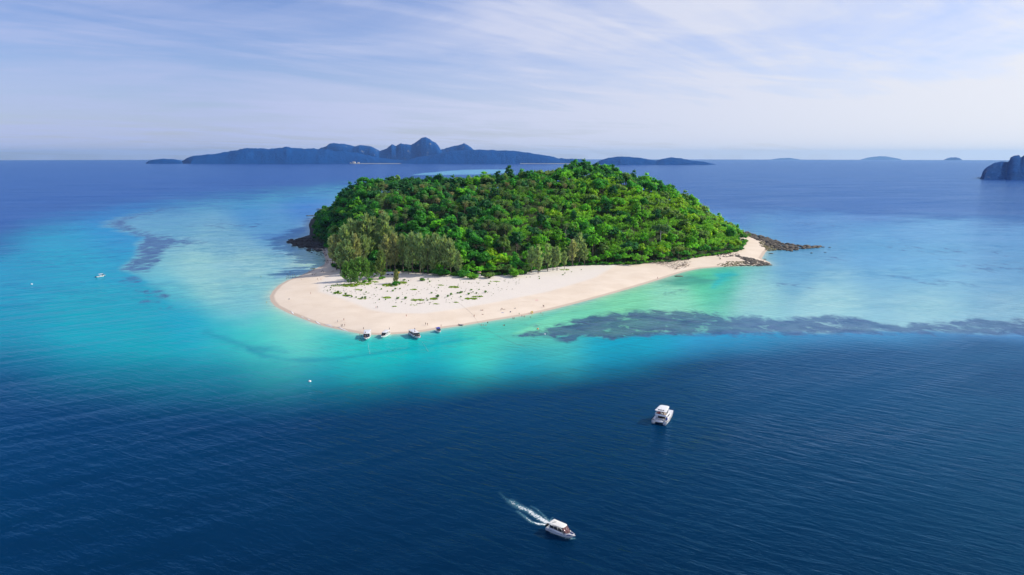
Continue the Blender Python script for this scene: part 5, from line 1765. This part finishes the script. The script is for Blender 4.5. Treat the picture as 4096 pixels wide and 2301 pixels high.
add_part(o, 'ladder', M_WOOD, lambda g: [g.tube([(a - 0.25, -1.9, 0), (a - 0.25, -1.1, 2.1)], [0.04, 0.04], 5) for a in (0, 0.5)] + [box(g, -0.25, 0.25, -1.85 + 0.2 * k, -1.8 + 0.2 * k, 0.3 + 0.5 * k, 0.36 + 0.5 * k) for k in range(4)])
add_part(o, 'roof', M_WOOD, lambda g: g.add([(-1.7, -1.5, 4.6), (1.7, -1.5, 4.75), (1.7, 1.5, 5.4), (-1.7, 1.5, 5.25), (-1.7, -1.5, 4.72), (1.7, -1.5, 4.87), (1.7, 1.5, 5.52), (-1.7, 1.5, 5.37)],
                                            [(3, 2, 1, 0), (4, 5, 6, 7), (0, 1, 5, 4), (1, 2, 6, 5), (2, 3, 7, 6), (3, 0, 4, 7)]))
# tarpaulin shelter by the flag
x, y, z = P(1560, 1100, 2.3)
z = ground_at(x, y)
o = empty('shelter', (x, y, z), R(4))
tag(o, 'low pale blue tarpaulin shelter under the trees behind the flag', 'shelter')
add_part(o, 'tarpaulin', M_TARP, lambda g: g.add([(-3.6, -1.6, 1.7), (3.6, -1.6, 1.6), (3.6, 0, 2.7), (-3.6, 0, 2.8), (3.6, 1.8, 1.8), (-3.6, 1.8, 1.9)], [(0, 1, 2, 3), (3, 2, 4, 5)]))
for sx in (-3.4, 0, 3.4):
    for sy in (-1.5, 1.7):
        add_part(o, 'post', M_WOOD, lambda g: g.tube([(sx, sy, -0.2), (sx, sy, 1.72)], [0.06, 0.05], 5))
for k, m in enumerate((M_NAVY, M_WHITE, M_NAVY)):
    add_part(o, 'crate', m, lambda g: box(g, -2.6 + 2.0 * k, -1.2 + 2.0 * k, -0.6, 0.6, 0.02, 0.9))
# resort houses on the far shore
M_FHOUSE = mat('far_house', (0.70, 0.68, 0.64), 0.7)
M_FROOF = mat('far_roof', (0.45, 0.36, 0.30), 0.8)
for px, py, w_, h_, lab in [(1412, 653, 48, 17, 'largest pale building at the foot of the far forested island'), (1430, 654, 28, 12, 'smaller pale building right of the largest far building'),
                            (1399, 654.5, 20, 10, 'small pale building left of the largest far building')]:
    x, y, z = P(px, 655.6)
    o = empty('house', (x, y + 60, z + 6 + (655 - py) * 3))
    tag(o, lab, 'building')
    add_part(o, 'wall', M_FHOUSE, lambda g: box(g, -w_ / 2, w_ / 2, -10, 10, -8, h_ * 0.7))
    add_part(o, 'roof', M_FROOF, lambda g: g.add([(-w_ / 2 - 3, -13, h_ * 0.7 + 0.1), (w_ / 2 + 3, -13, h_ * 0.7 + 0.1), (w_ / 2 + 3, 13, h_ * 0.7 + 0.1), (-w_ / 2 - 3, 13, h_ * 0.7 + 0.1), (-w_ / 2 + 6, 0, h_), (w_ / 2 - 6, 0, h_)],
                                                [(0, 1, 5, 4), (2, 3, 4, 5)], [(1, 2, 5), (3, 0, 4)]))

# ------------------------------------------------------------------ foam and wake
m_foam, t, out = new_mat('foam')
g_ = N(t, 'ShaderNodeNewGeometry')
af = N(t, 'ShaderNodeAttribute', attribute_name='foam')
n1 = N(t, 'ShaderNodeTexNoise', i_Scale=1.5, i_Detail=8.0, i_Roughness=0.7, i_Distortion=1.2)
t.links.new(g_.outputs['Position'], n1.inputs['Vector'])
f_ = math_n(t, 'ADD', af.outputs['Fac'], math_n(t, 'MULTIPLY_ADD', n1.outputs[0], 3.4, -1.98))
f_ = ramp(t, f_, [(0.42, (0, 0, 0)), (0.62, (1, 1, 1))]).outputs[0]
f_ = math_n(t, 'MULTIPLY', f_, ramp(t, af.outputs['Fac'], [(0.03, (0, 0, 0)), (0.15, (1, 1, 1))]).outputs[0])
teal = math_n(t, 'MULTIPLY', af.outputs['Fac'], 0.5)
dfm = N(t, 'ShaderNodeBsdfDiffuse')
t.links.new(mix_c(t, f_, (0.12, 0.36, 0.46), (0.80, 0.82, 0.82)), dfm.inputs[0])
trn = N(t, 'ShaderNodeBsdfTransparent')
mx = N(t, 'ShaderNodeMixShader')
t.links.new(math_n(t, 'MAXIMUM', math_n(t, 'MULTIPLY', f_, 0.9), teal), mx.inputs[0])
t.links.new(trn.outputs[0], mx.inputs[1])
t.links.new(dfm.outputs[0], mx.inputs[2])
t.links.new(mx.outputs[0], out.inputs[0])


def band_val(pts, line_px, w0, w1, amt):
    w_ = np.array([P(1980 + a / 6.29, 1950 + b / 6.29)[:2] for a, b in line_px])
    best = np.zeros(len(pts))
    for i in range(len(w_) - 1):
        a, b = w_[i], w_[i + 1]
        ab = b - a
        tt = np.clip(((pts - a) @ ab) / (ab @ ab), 0, 1)
        d = np.linalg.norm(pts - (a + tt[:, None] * ab), axis=1)
        f = (i + tt) / (len(w_) - 1)
        wd = w0 + (w1 - w0) * f
        best = np.maximum(best, smooth01(1 - d / wd) * (amt[0] + (amt[1] - amt[0]) * f))
    return best


c1, c2 = P(1980 + 60 / 6.29, 1950 + 60 / 6.29), P(1980 + 2000 / 6.29, 1950 + 1300 / 6.29)
wx_, wy_ = np.arange(-12, 24, 0.3), np.arange(172, 222, 0.3)
WX, WY = np.meshgrid(wx_, wy_)
wp = np.stack([WX.ravel(), WY.ravel()], -1)
val = np.zeros(len(wp))
for ln, w0, w1, am in [([(1370, 915), (1150, 800), (850, 600), (560, 470), (400, 360)], 1.7, 2.4, (1.25, 0.62)), ([(1330, 950), (1100, 930), (900, 870), (720, 720), (560, 610)], 1.1, 1.0, (1.2, 0.45)),
                       ([(1420, 850), (1340, 840), (1200, 690), (1040, 550), (900, 475)], 0.8, 0.7, (0.75, 0.30)), ([(420, 370), (240, 270), (110, 130)], 1.1, 0.7, (0.42, 0.18)),
                       ([(1330, 980), (1420, 1160), (1560, 1200), (1750, 1280), (1900, 1300), (1990, 1290)], 0.7, 0.7, (0.55, 0.75)), ([(1380, 870), (1420, 800), (1450, 760)], 0.8, 0.5, (0.7, 0.3))]:
    val = np.maximum(val, band_val(wp, ln, w0, w1, am))
nwx, nwy = len(wx_), len(wy_)
idx = np.arange(nwx * nwy).reshape(nwy, nwx)
q = np.stack([idx[:-1, :-1], idx[:-1, 1:], idx[1:, 1:], idx[1:, :-1]], -1).reshape(-1, 4)
q = q[(val[q] > 0.02).any(1)]
used, inv = np.unique(q, return_inverse=True)
zf = 0.05 + 0.22 * fbm(wp[used, 0], wp[used, 1], 1.2, 3, 1) * val[used]
wme = np_mesh('wake', np.column_stack([wp[used], zf]), inv.reshape(-1, 4))
set_val(wme, 'foam', val[used])
tag(link('wake', wme, m_foam), 'white foaming wake behind the speedboat under way', 'wake', kind='stuff')

M_FOAM2 = mat('shore_foam', (0.80, 0.80, 0.79), 0.8)
g = Geo()
for line in [[(1163, 1246), (1170, 1252), (1174, 1258)], [(1228, 1276), (1236, 1280), (1243, 1283)], [(1262, 1286), (1272, 1293), (1284, 1301)], [(1352, 1310), (1368, 1317), (1384, 1323), (1398, 1329)],
             [(1310, 1301), (1328, 1303)], [(1205, 1268), (1214, 1272)], [(1300, 1300), (1316, 1304), (1335, 1310)]]:
    w_ = np.array([P(a, b)[:2] for a, b in line])
    sdense = np.linspace(0, len(w_) - 1, 16)
    c_ = np.stack([np.interp(sdense, np.arange(len(w_)), w_[:, k]) for k in (0, 1)], 1)
    tn = np.gradient(c_, axis=0)
    nr_ = np.stack([-tn[:, 1], tn[:, 0]], 1) / (np.linalg.norm(tn, axis=1, keepdims=True) + 1e-9)
    wd = 0.45 * np.sin(np.linspace(0.1, 3.04, 16))[:, None] * (0.6 + 0.8 * rng.uniform(size=(16, 1)))
    zf = np.maximum(land_z(c_[:, 0], c_[:, 1]), 0)[:, None]
    v = np.stack([np.column_stack([c_ - nr_ * wd, zf + 0.04]), np.column_stack([c_, zf + 0.22]), np.column_stack([c_ + nr_ * wd, zf + 0.04])], 1).reshape(-1, 3)
    g.add(v, [(3 * i + k, 3 * i + k + 3, 3 * i + k + 4, 3 * i + k + 1) for i in range(15) for k in (0, 1)])
tag(link('shore_foam', g.mesh('shore_foam', True, False), M_FOAM2), 'small white breakers along the left beach edge', 'foam', kind='stuff')

# ------------------------------------------------------------------ people
SKINS = [mat('skin_fair', (0.55, 0.34, 0.25), 0.6), mat('skin_tan', (0.40, 0.22, 0.14), 0.6), mat('skin_brown', (0.20, 0.11, 0.07), 0.6)]
M_HAIR = mat('dark_hair', (0.03, 0.022, 0.018), 0.7)
CLOTH = {'black': (0.015, 0.015, 0.018), 'navy': (0.02, 0.035, 0.12), 'blue': (0.03, 0.09, 0.40), 'red': (0.50, 0.05, 0.04), 'orange': (0.70, 0.22, 0.04), 'white': (0.78, 0.78, 0.76),
         'grey': (0.22, 0.23, 0.25), 'green': (0.10, 0.36, 0.10), 'yellow': (0.75, 0.58, 0.05), 'pink': (0.75, 0.22, 0.32), 'teal': (0.03, 0.25, 0.28)}


def limb_chain(pose):
    """Joint positions and radii of a person facing +X; returns joints, bones."""
    J = {'pelvis': ((0, 0, .95), .14), 'spine': ((0, 0, 1.15), .12), 'chest': ((0.01, 0, 1.36), .145), 'neck': ((0.01, 0, 1.50), .055), 'head': ((0.02, 0, 1.62), .088), 'crown': ((0.01, 0, 1.73), .075)}
    for s, k in ((1, 'l'), (-1, 'r')):
        J['sh' + k] = ((0, s * .17, 1.43), .06)
        J['el' + k] = ((-.02, s * .25, 1.16), .043)
        J['wr' + k] = ((.06, s * .25, .93), .030)
        J['ha' + k] = ((.09, s * .24, .84), .034)
        J['hi' + k] = ((0, s * .09, .90), .095)
        J['kn' + k] = ((.02, s * .10, .50), .062)
        J['an' + k] = ((0, s * .10, .09), .042)
        J['to' + k] = ((.13, s * .11, .04), .036)
    def mv(k, *p):
        J[k] = (p, J[k][1])
    if pose == 'walk':
        mv('knl', .20, .10, .52), mv('anl', .24, .10, .10), mv('tol', .37, .11, .07)
        mv('knr', -.06, -.10, .50), mv('anr', -.28, -.10, .16), mv('tor', -.18, -.11, .05)
        mv('ell', -.14, .24, 1.17), mv('wrl', -.12, .25, .94), mv('hal', -.09, .25, .86)
        mv('elr', .10, -.24, 1.18), mv('wrr', .26, -.22, 1.02), mv('har', .33, -.21, .97)
    if pose == 'raise':
        mv('ell', .08, .30, 1.62), mv('wrl', .12, .24, 1.86), mv('hal', .13, .22, 1.95)
    if pose in ('sit', 'lie'):
        dz = -.82
        for k in list(J):
            p, r = J[k]
            if k[:2] not in ('kn', 'an', 'to'):
                J[k] = ((p[0] - (p[2] - .95) * .18, p[1], p[2] + dz), r)
        for s, k in ((1, 'l'), (-1, 'r')):
            mv('kn' + k, .40, s * .14, .46), mv('an' + k, .58, s * .14, .09), mv('to' + k, .72, s * .14, .05)
            mv('el' + k, -.12, s * .27, .40), mv('wr' + k, .12, s * .24, .28), mv('ha' + k, .20, s * .22, .24)
    if pose == 'lie':
        for k in list(J):
            p, r = J[k]
        J['pelvis'] = ((0, 0, .15), .14)
        for k, x in (('spine', -.2), ('chest', -.41), ('neck', -.56), ('head', -.68), ('crown', -.79)):
            J[k] = ((x, 0, .15), J[k][1])
        for s, k in ((1, 'l'), (-1, 'r')):
            mv('sh' + k, -.46, s * .17, .13), mv('el' + k, -.22, s * .28, .08), mv('wr' + k, .0, s * .28, .06), mv('ha' + k, .09, s * .27, .05)
            mv('hi' + k, .05, s * .09, .13), mv('kn' + k, .45, s * .11, .14), mv('an' + k, .86, s * .12, .08), mv('to' + k, .93, s * .15, .16)
    bones = [('pelvis', 'spine'), ('spine', 'chest'), ('chest', 'neck'), ('neck', 'head'), ('head', 'crown')]
    for k in 'lr':
        bones += [('chest', 'sh' + k), ('sh' + k, 'el' + k), ('el' + k, 'wr' + k), ('wr' + k, 'ha' + k), ('pelvis', 'hi' + k), ('hi' + k, 'kn' + k), ('kn' + k, 'an' + k), ('an' + k, 'to' + k)]
    return J, bones


def skin_mesh(name, J, bones, grow=0.0, keep=None, short=None):
    names = [k for k in J if keep is None or k in keep]
    pos = {k: np.array(J[k][0]) for k in names}
    if short:
        for k, (a, b, f) in short.items():
            pos[k] = np.array(J[a][0]) * (1 - f) + np.array(J[b][0]) * f
    me = bpy.data.meshes.new(name)
    me.from_pydata([tuple(pos[k]) for k in names], [(names.index(a), names.index(b)) for a, b in bones if a in names and b in names], [])
    ob = bpy.data.objects.new(name, me)
    COL.objects.link(ob)
    ob.modifiers.new('skin', 'SKIN')
    for i, k in enumerate(names):
        r = J[k][1] + grow
        me.skin_vertices[0].data[i].radius = (r, r)
        me.skin_vertices[0].data[i].use_root = (i == 0)
    sub = ob.modifiers.new('sub', 'SUBSURF')
    sub.levels = sub.render_levels = 1
    dg_ = bpy.context.evaluated_depsgraph_get()
    res = bpy.data.meshes.new_from_object(ob.evaluated_get(dg_))
    bpy.data.objects.remove(ob)
    res.name = name
    res.polygons.foreach_set('use_smooth', np.ones(len(res.polygons), bool))
    return res


POSES = {}
for ps in ('stand', 'walk', 'sit', 'raise', 'lie'):
    J, bones = limb_chain(ps)
    body_m = skin_mesh('person_' + ps, J, bones)
    shorts = skin_mesh('shorts_' + ps, J, bones, 0.022, ('pelvis', 'hil', 'hir', 'knl', 'knr'), {'knl': ('hil', 'knl', .55), 'knr': ('hir', 'knr', .55)})
    shirt = skin_mesh('shirt_' + ps, J, bones, 0.020, ('pelvis', 'spine', 'chest', 'shl', 'shr', 'ell', 'elr'), {'ell': ('shl', 'ell', .45), 'elr': ('shr', 'elr', .45)})
    hp = np.array(J['head'][0]) * 0.35 + np.array(J['crown'][0]) * 0.65
    hg = Geo()
    hg.add(ICO2_V * np.array([0.108, 0.100, 0.095]) + hp + np.array([-0.018, 0, 0.005]), None, ICO2_T)
    POSES[ps] = (body_m, shorts, shirt, hg.mesh('hair_' + ps, True, False))


def with_mat(me, m, cache={}):
    k = (me.name, m.name)
    if k not in cache:
        c2_ = me.copy()
        c2_.materials.clear()
        c2_.materials.append(m)
        cache[k] = c2_
    return cache[k]


def person(px, py, pose, cloth, label, top=None, skin=None, wade=0.0, face=None, group=None, zabs=None, xy=None):
    x, y, z = P(px, py, 1.2) if xy is None else (*xy, 0)
    if zabs is not None:
        z = zabs
    elif wade:
        x, y, _ = P(px, py, 0)
        z = -wade
    else:
        for _ in range(3):
            z = ground_at(x, y)
            x, y, _ = P(px, py, max(z, 0))
        z = max(z, -0.2)
    sk = SKINS[int(rng.integers(0, 3))] if skin is None else SKINS[skin]
    b_, s_, t_, h_ = POSES[pose]
    o = bpy.data.objects.new('person', with_mat(b_, sk))
    COL.objects.link(o)
    o.location = (x, y, z - 0.01)
    o.rotation_euler = (0, 0, rng.uniform(0, 6.28) if face is None else face)
    o.scale = (1.04,) * 3
    tag(o, label, 'person', group)
    link('shorts', with_mat(s_, mat('cloth_' + cloth, CLOTH[cloth], 0.85)), None, o)
    if top:
        link('shirt', with_mat(t_, mat('cloth_' + top, CLOTH[top], 0.85)), None, o)
    link('hair', with_mat(h_, M_HAIR), None, o)
    return o


zA = lambda a, b: (1080 + a / 6.44, 1040 + b / 6.44)
zB = lambda a, b: (1000 + a / 2.576, 1000 + b / 2.576)
zC = lambda a, b: (1700 + a / 4.293, 1180 + b / 4.293)
zE = lambda a, b: (1400 + a / 6.44, 1280 + b / 6.44)
PEOPLE = [
    (zA(515, 325), 'stand', 'orange', None, 'person in orange, farthest out of the waders off the shaded beach', 0.5),
    (zA(442, 380), 'stand', 'black', 'black', 'person in black wading behind the group off the shaded beach', 0.5),
    (zA(440, 435), 'stand', 'navy', None, 'leftmost rear wader of the shaded group', 0.4),
    (zA(484, 428), 'stand', 'navy', 'navy', 'wader in navy left of the blue one in the shaded group', 0.4),
    (zA(525, 432), 'stand', 'blue', 'blue', 'wader in blue in the middle of the shaded group', 0.4),
    (zA(573, 402), 'stand', 'black', 'black', 'tall dark wader behind the one in red in the shaded group', 0.4),
    (zA(632, 402), 'stand', 'grey', 'navy', 'rightmost rear wader in the shaded group', 0.3),
    (zA(578, 472), 'stand', 'red', None, 'wader in red shorts in the shaded group', 0.2),
    (zA(667, 465), 'walk', 'white', 'white', 'person in white at the right of the wading group', 0.1),
    (zA(467, 480), 'stand', 'grey', 'grey', 'person in grey at the edge of the wading group', 0.2),
    (zA(428, 500), 'stand', 'black', 'black', 'leftmost person in black at the edge of the wading group', 0.25),
    (zA(803, 526), 'stand', 'grey', None, 'lone person standing on the sand right of the wading group', 0),
    (zA(1226, 520), 'walk', 'navy', 'grey', 'left of the couple walking towards the shaded sand', 0),
    (zA(1313, 519), 'walk', 'orange', None, 'right of the couple walking towards the shaded sand', 0),
    (zA(1048, 886), 'stand', 'red', None, 'lone person with a long shadow in the middle of the left sand spit', 0),
    (zA(1008, 318), 'stand', 'black', 'red', 'person standing at the shaded water edge', 0),
    (zA(1128, 272), 'walk', 'black', 'black', 'person by the dark log at the shaded water edge', 0),
    (zA(1148, 388), 'sit', 'black', 'grey', 'person seated in the middle of the shaded sand', 0),
    (zA(1095, 386), 'sit', 'navy', None, 'person seated left in the middle of the shaded sand', 0),
    (zA(1186, 358), 'sit', 'black', 'black', 'person seated right in the middle of the shaded sand', 0),
    (zA(1325, 305), 'sit', 'black', 'black', 'left of the seated group below the casuarinas', 0),
    (zA(1362, 300), 'stand', 'black', 'navy', 'standing one of the seated group below the casuarinas', 0),
    (zA(1383, 316), 'sit', 'navy', 'grey', 'right of the seated group below the casuarinas', 0),
    (zA(1590, 310), 'lie', 'black', None, 'person lying on the sand close to the casuarina trunks', 0),
    (zA(1625, 298), 'sit', 'black', 'black', 'person seated beside the one lying near the casuarinas', 0),
    (zB(903, 747), 'walk', 'white', 'white', 'person in white walking on the lower left beach', 0),
    (zB(968, 731), 'walk', 'red', None, 'person in red walking behind the three at the water', 0),
    (zB(941, 792), 'stand', 'navy', 'grey', 'left of the three standing together at the lower left beach', 0),
    (zB(955, 790), 'stand', 'black', 'black', 'middle of the three standing together at the lower left beach', 0),
    (zB(977, 788), 'stand', 'black', None, 'right of the three standing together at the lower left beach', 0),
    (zB(1300, 602), 'walk', 'red', None, 'left of the pair walking on the upper beach', 0),
    (zB(1315, 602), 'walk', 'teal', 'grey', 'right of the pair walking on the upper beach', 0),
    (zB(1612, 690), 'stand', 'red', None, 'lone person on the sand above the speedboat with fenders', 0),
    (zE(350, 258), 'raise', 'black', 'grey', 'person with a raised arm behind the largest speedboat', 0),
    (zE(1015, 264), 'stand', 'black', 'navy', 'dark dressed person on the sand right of the small speedboat', 0),
    (zE(1945, 132), 'stand', 'black', 'black', 'dark dressed one of the pair near the blue sunshade boat', 0),
    (zE(1995, 148), 'stand', 'orange', None, 'bare-chested one of the pair near the blue sunshade boat', 0),
    (zE(2347, 184), 'stand', 'red', None, 'person standing right beside the blue sunshade boat', 0),
    (zE(255, 404), 'stand', 'orange', 'orange', 'wader in orange left of the largest speedboat', 0.5),
    (zE(290, 422), 'stand', 'navy', 'navy', 'wader in navy beside the hull of the largest speedboat', 0.6),
    (zE(188, 472), 'stand', 'navy', 'navy', 'leftmost swimmer in the shadow of the largest speedboat', 1.25),
    (zE(268, 474), 'stand', 'black', 'black', 'swimmer in dark top in the shadow of the largest speedboat', 1.25),
    (zE(240, 536), 'stand', 'red', None, 'bare-shouldered swimmer at the front of the speedboat shadow', 1.2),
    (zE(300, 530), 'stand', 'green', 'green', 'swimmer in green near the bow of the largest speedboat', 1.25),
    (zC(845, 379), 'stand', 'red', None, 'person standing on the beach where the rope crosses', 0),
    (zC(962, 268), 'sit', 'black', None, 'left of the pair sitting on the sand above the rope', 0),
    (zC(992, 270), 'sit', 'red', None, 'right of the pair sitting on the sand above the rope', 0),
    (zC(990, 337), 'lie', 'red', None, 'sunbather lying below the seated pair', 0),
    (zC(1305, 272), 'stand', 'black', None, 'person standing beside the brown towel', 0),
    (zC(1320, 242), 'sit', 'navy', None, 'person sitting behind the brown towel', 0),
    (zC(2028, 212), 'stand', 'orange', None, 'left of the pair standing high on the right beach', 0),
    (zC(2041, 214), 'walk', 'navy', None, 'right of the pair standing high on the right beach', 0),
    (zC(1617, 349), 'stand', 'green', 'green', 'person in green at the water edge of the right beach', 0),
    (zC(1850, 314), 'stand', 'black', None, 'person beside the yellow float at the water edge', 0),
    (zC(1077, 487), 'stand', 'black', 'black', 'lone dark wader above the bathers by the rope', 0.7),
    (zC(967, 522), 'stand', 'orange', None, 'leftmost bather right of the rope', 1.0),
    (zC(985, 527), 'stand', 'red', None, 'second bather right of the rope', 1.1),
    (zC(1006, 525), 'stand', 'white', None, 'third bather right of the rope', 1.0),
    (zC(1047, 527), 'stand', 'orange', 'orange', 'rightmost bather of the group right of the rope', 1.0),
    (zC(1350, 530), 'stand', 'orange', None, 'left of the two bathers close to the dark reef', 0.9),
    (zC(1366, 528), 'stand', 'black', 'black', 'right of the two bathers close to the dark reef', 0.9),
    (zC(1510, 411), 'stand', 'grey', None, 'left of the two waders off the middle of the right beach', 0.6),
    (zC(1533, 411), 'stand', 'black', 'black', 'right of the two waders off the middle of the right beach', 0.6),
    (zC(1664, 376), 'stand', 'blue', None, 'wader in blue left of the couple in the shallows', 0.5),
    (zC(1700, 376), 'stand', 'black', None, 'left one of the couple in the right shallows', 0.8),
    (zC(1716, 382), 'stand', 'red', None, 'right one of the couple in the right shallows', 0.8),
    (zC(1813, 389), 'stand', 'pink', None, 'bather in pink off the right beach', 0.9),
    (zC(1991, 326), 'walk', 'red', None, 'person in red stepping into the water at the right', 0.2),
    (zC(2023, 352), 'stand', 'teal', 'teal', 'person in teal standing in the right shallows', 0.4),
    ((2630, 1116), 'walk', 'black', 'red', 'distant walker at the water edge of the right beach', 0),
    ((1644, 1124), 'walk', 'white', 'white', 'person in white on the dune right of the flag', 0),
    ((1067, 1212), 'stand', 'yellow', 'yellow', 'wader in yellow off the left sand spit', 0.6),
    ((1044, 1110), 'stand', 'green', 'green', 'wader in green far out on the left flats', 0.5),
    ((966, 1099), 'stand', 'yellow', 'green', 'left of the two snorkellers far out on the left flats', 1.3),
    ((978, 1099), 'stand', 'teal', 'green', 'right of the two snorkellers far out on the left flats', 1.3),
]
for (px, py), pose, cl, top, lab, wade in PEOPLE:
    person(px, py, pose, cl, lab, top, None, wade)

# people on the boats
bpos = bpy.data.objects


def on_boat(boat, lx, ly, lz, pose, cl, top, lab, face=0.0):
    c_, s_ = math.cos(boat[1]), math.sin(boat[1])
    x, y = boat[0][0] + lx * c_ - ly * s_, boat[0][1] + lx * s_ + ly * c_
    person(0, 0, pose, cl, lab, top, None, 0, boat[1] + face, None, lz, (x, y))


B1, B2, B3, CT = ((sb1[0], sb1[1] - 0.5), R(-82)), ((sb2[0], sb2[1] - 1.0), R(-100)), ((sb3[0], sb3[1] - 1.0), R(-62)), ((ct[0] + 1.2, ct[1] + 4.5), R(62))
on_boat(B1, 1.5, -0.8, 1.28 + 2.1 + 0.16, 'sit', 'navy', 'black', 'person sitting on the roof of the largest speedboat')
on_boat(B1, 4.5, 0.5, 1.32, 'stand', 'blue', 'blue', 'person in blue standing at the bow of the largest speedboat')
on_boat(B1, 3.9, -1.2, 1.32, 'stand', 'red', None, 'person at the right bow side of the largest speedboat')
on_boat(B1, 5.2, -0.3, 1.35, 'sit', 'white', 'grey', 'person sitting in the bow of the largest speedboat')
on_boat(B2, 3.2, 0.4, 1.1, 'stand', 'black', 'black', 'dark dressed person in the bow of the small white-roofed speedboat')
on_boat(B3, -2.2, 0.6, 1.28 + 2.1 + 0.15, 'walk', 'blue', 'navy', 'person in blue walking on the roof of the speedboat with fenders')
on_boat(B3, 1.0, -0.6, 1.28 + 2.1 + 0.15, 'sit', 'navy', 'grey', 'person sitting on the front roof of the speedboat with fenders')
on_boat(B3, 4.2, 1.2, 1.32, 'stand', 'pink', None, 'person at the bow of the speedboat with fenders')
on_boat(CT, -2.0, 1.2, 3.52, 'sit', 'red', 'red', 'person in red on the upper deck of the catamaran', 2.5)
on_boat(CT, -4.0, -1.0, 3.50, 'sit', 'black', 'grey', 'person in grey on the upper deck sofa of the catamaran', 0.3)
on_boat(CT, -3.2, 1.3, 3.52, 'sit', 'pink', 'pink', 'person in pink on the upper deck of the catamaran', 0.8)

# towels, bags, floats on the beach
def towel(px, py, w_, l_, cl, lab, rz):
    x, y, z = P(px, py, 1.6)
    z = ground_at(x, y)
    g = Geo()
    v, q = [], []
    for i in range(5):
        for j in range(4):
            v.append(((i / 4 - 0.5) * l_, (j / 3 - 0.5) * w_, 0.07 + 0.03 * math.sin(i * 2.1 + j)))
    q = [(i * 4 + j, (i + 1) * 4 + j, (i + 1) * 4 + j + 1, i * 4 + j + 1) for i in range(4) for j in range(3)]
    g.add(v, q)
    o = link('towel', g.mesh('towel', True, False), mat('towel_' + cl, CLOTH[cl] if cl in CLOTH else (0.25, 0.12, 0.09), 0.95), loc=(x, y, z), rz=rz)
    tag(o, lab, 'towel')


towel(*zC(1920, 92), 1.2, 2.3, 'pink', 'pink beach towel spread high on the right beach', 0.2)
towel(*zC(1333, 291), 0.9, 1.8, 'blue', 'light blue beach towel near the middle of the right beach', -0.5)
towel(*zC(1352, 243), 1.0, 2.2, 'brown', 'brown beach towel beside the standing person', 0.1)
for (px, py), cl, lab in ((zC(1468, 279), 'navy', 'navy beach bag on the sand right of the towels'), (zC(1548, 226), 'grey', 'grey bundle lying on the upper sand'), (zA(492, 997), 'grey', 'dark bundle alone on the left sand spit')):
    x, y, z = P(px, py, 1.6)
    o = empty('bag', (x, y, ground_at(x, y)), rng.uniform(0, 3))
    tag(o, lab, 'bag')
    m = mat('cloth_' + cl, CLOTH[cl], 0.85)
    add_part(o, 'body', m, lambda g: slab(g, outline(-0.45, 0.45, 0.26, 0.26, 0.12, 0.12), 0.0, 0.5, 0.06), True)
    add_part(o, 'strap', m, lambda g: g.tube([(-0.3, 0, 0.5), (-0.15, 0, 0.75), (0.15, 0, 0.75), (0.3, 0, 0.5)], [0.03] * 4, 5), True)
x, y, z = P(*zC(1832, 314), 0.3)
g = Geo()
th = np.linspace(0, 2 * math.pi, 21)
g.tube(np.stack([np.cos(th) * 0.62, np.zeros(21), np.sin(th) * 0.62 + 0.9], 1), [0.26] * 21, 8, cap=False)
tag(link('swim_ring', g.mesh('swim_ring', True, False), M_YELLOW, loc=(x, y, max(0, ground_at(x, y))), rz=0.2), 'yellow swim ring held upright at the water edge', 'swim ring')
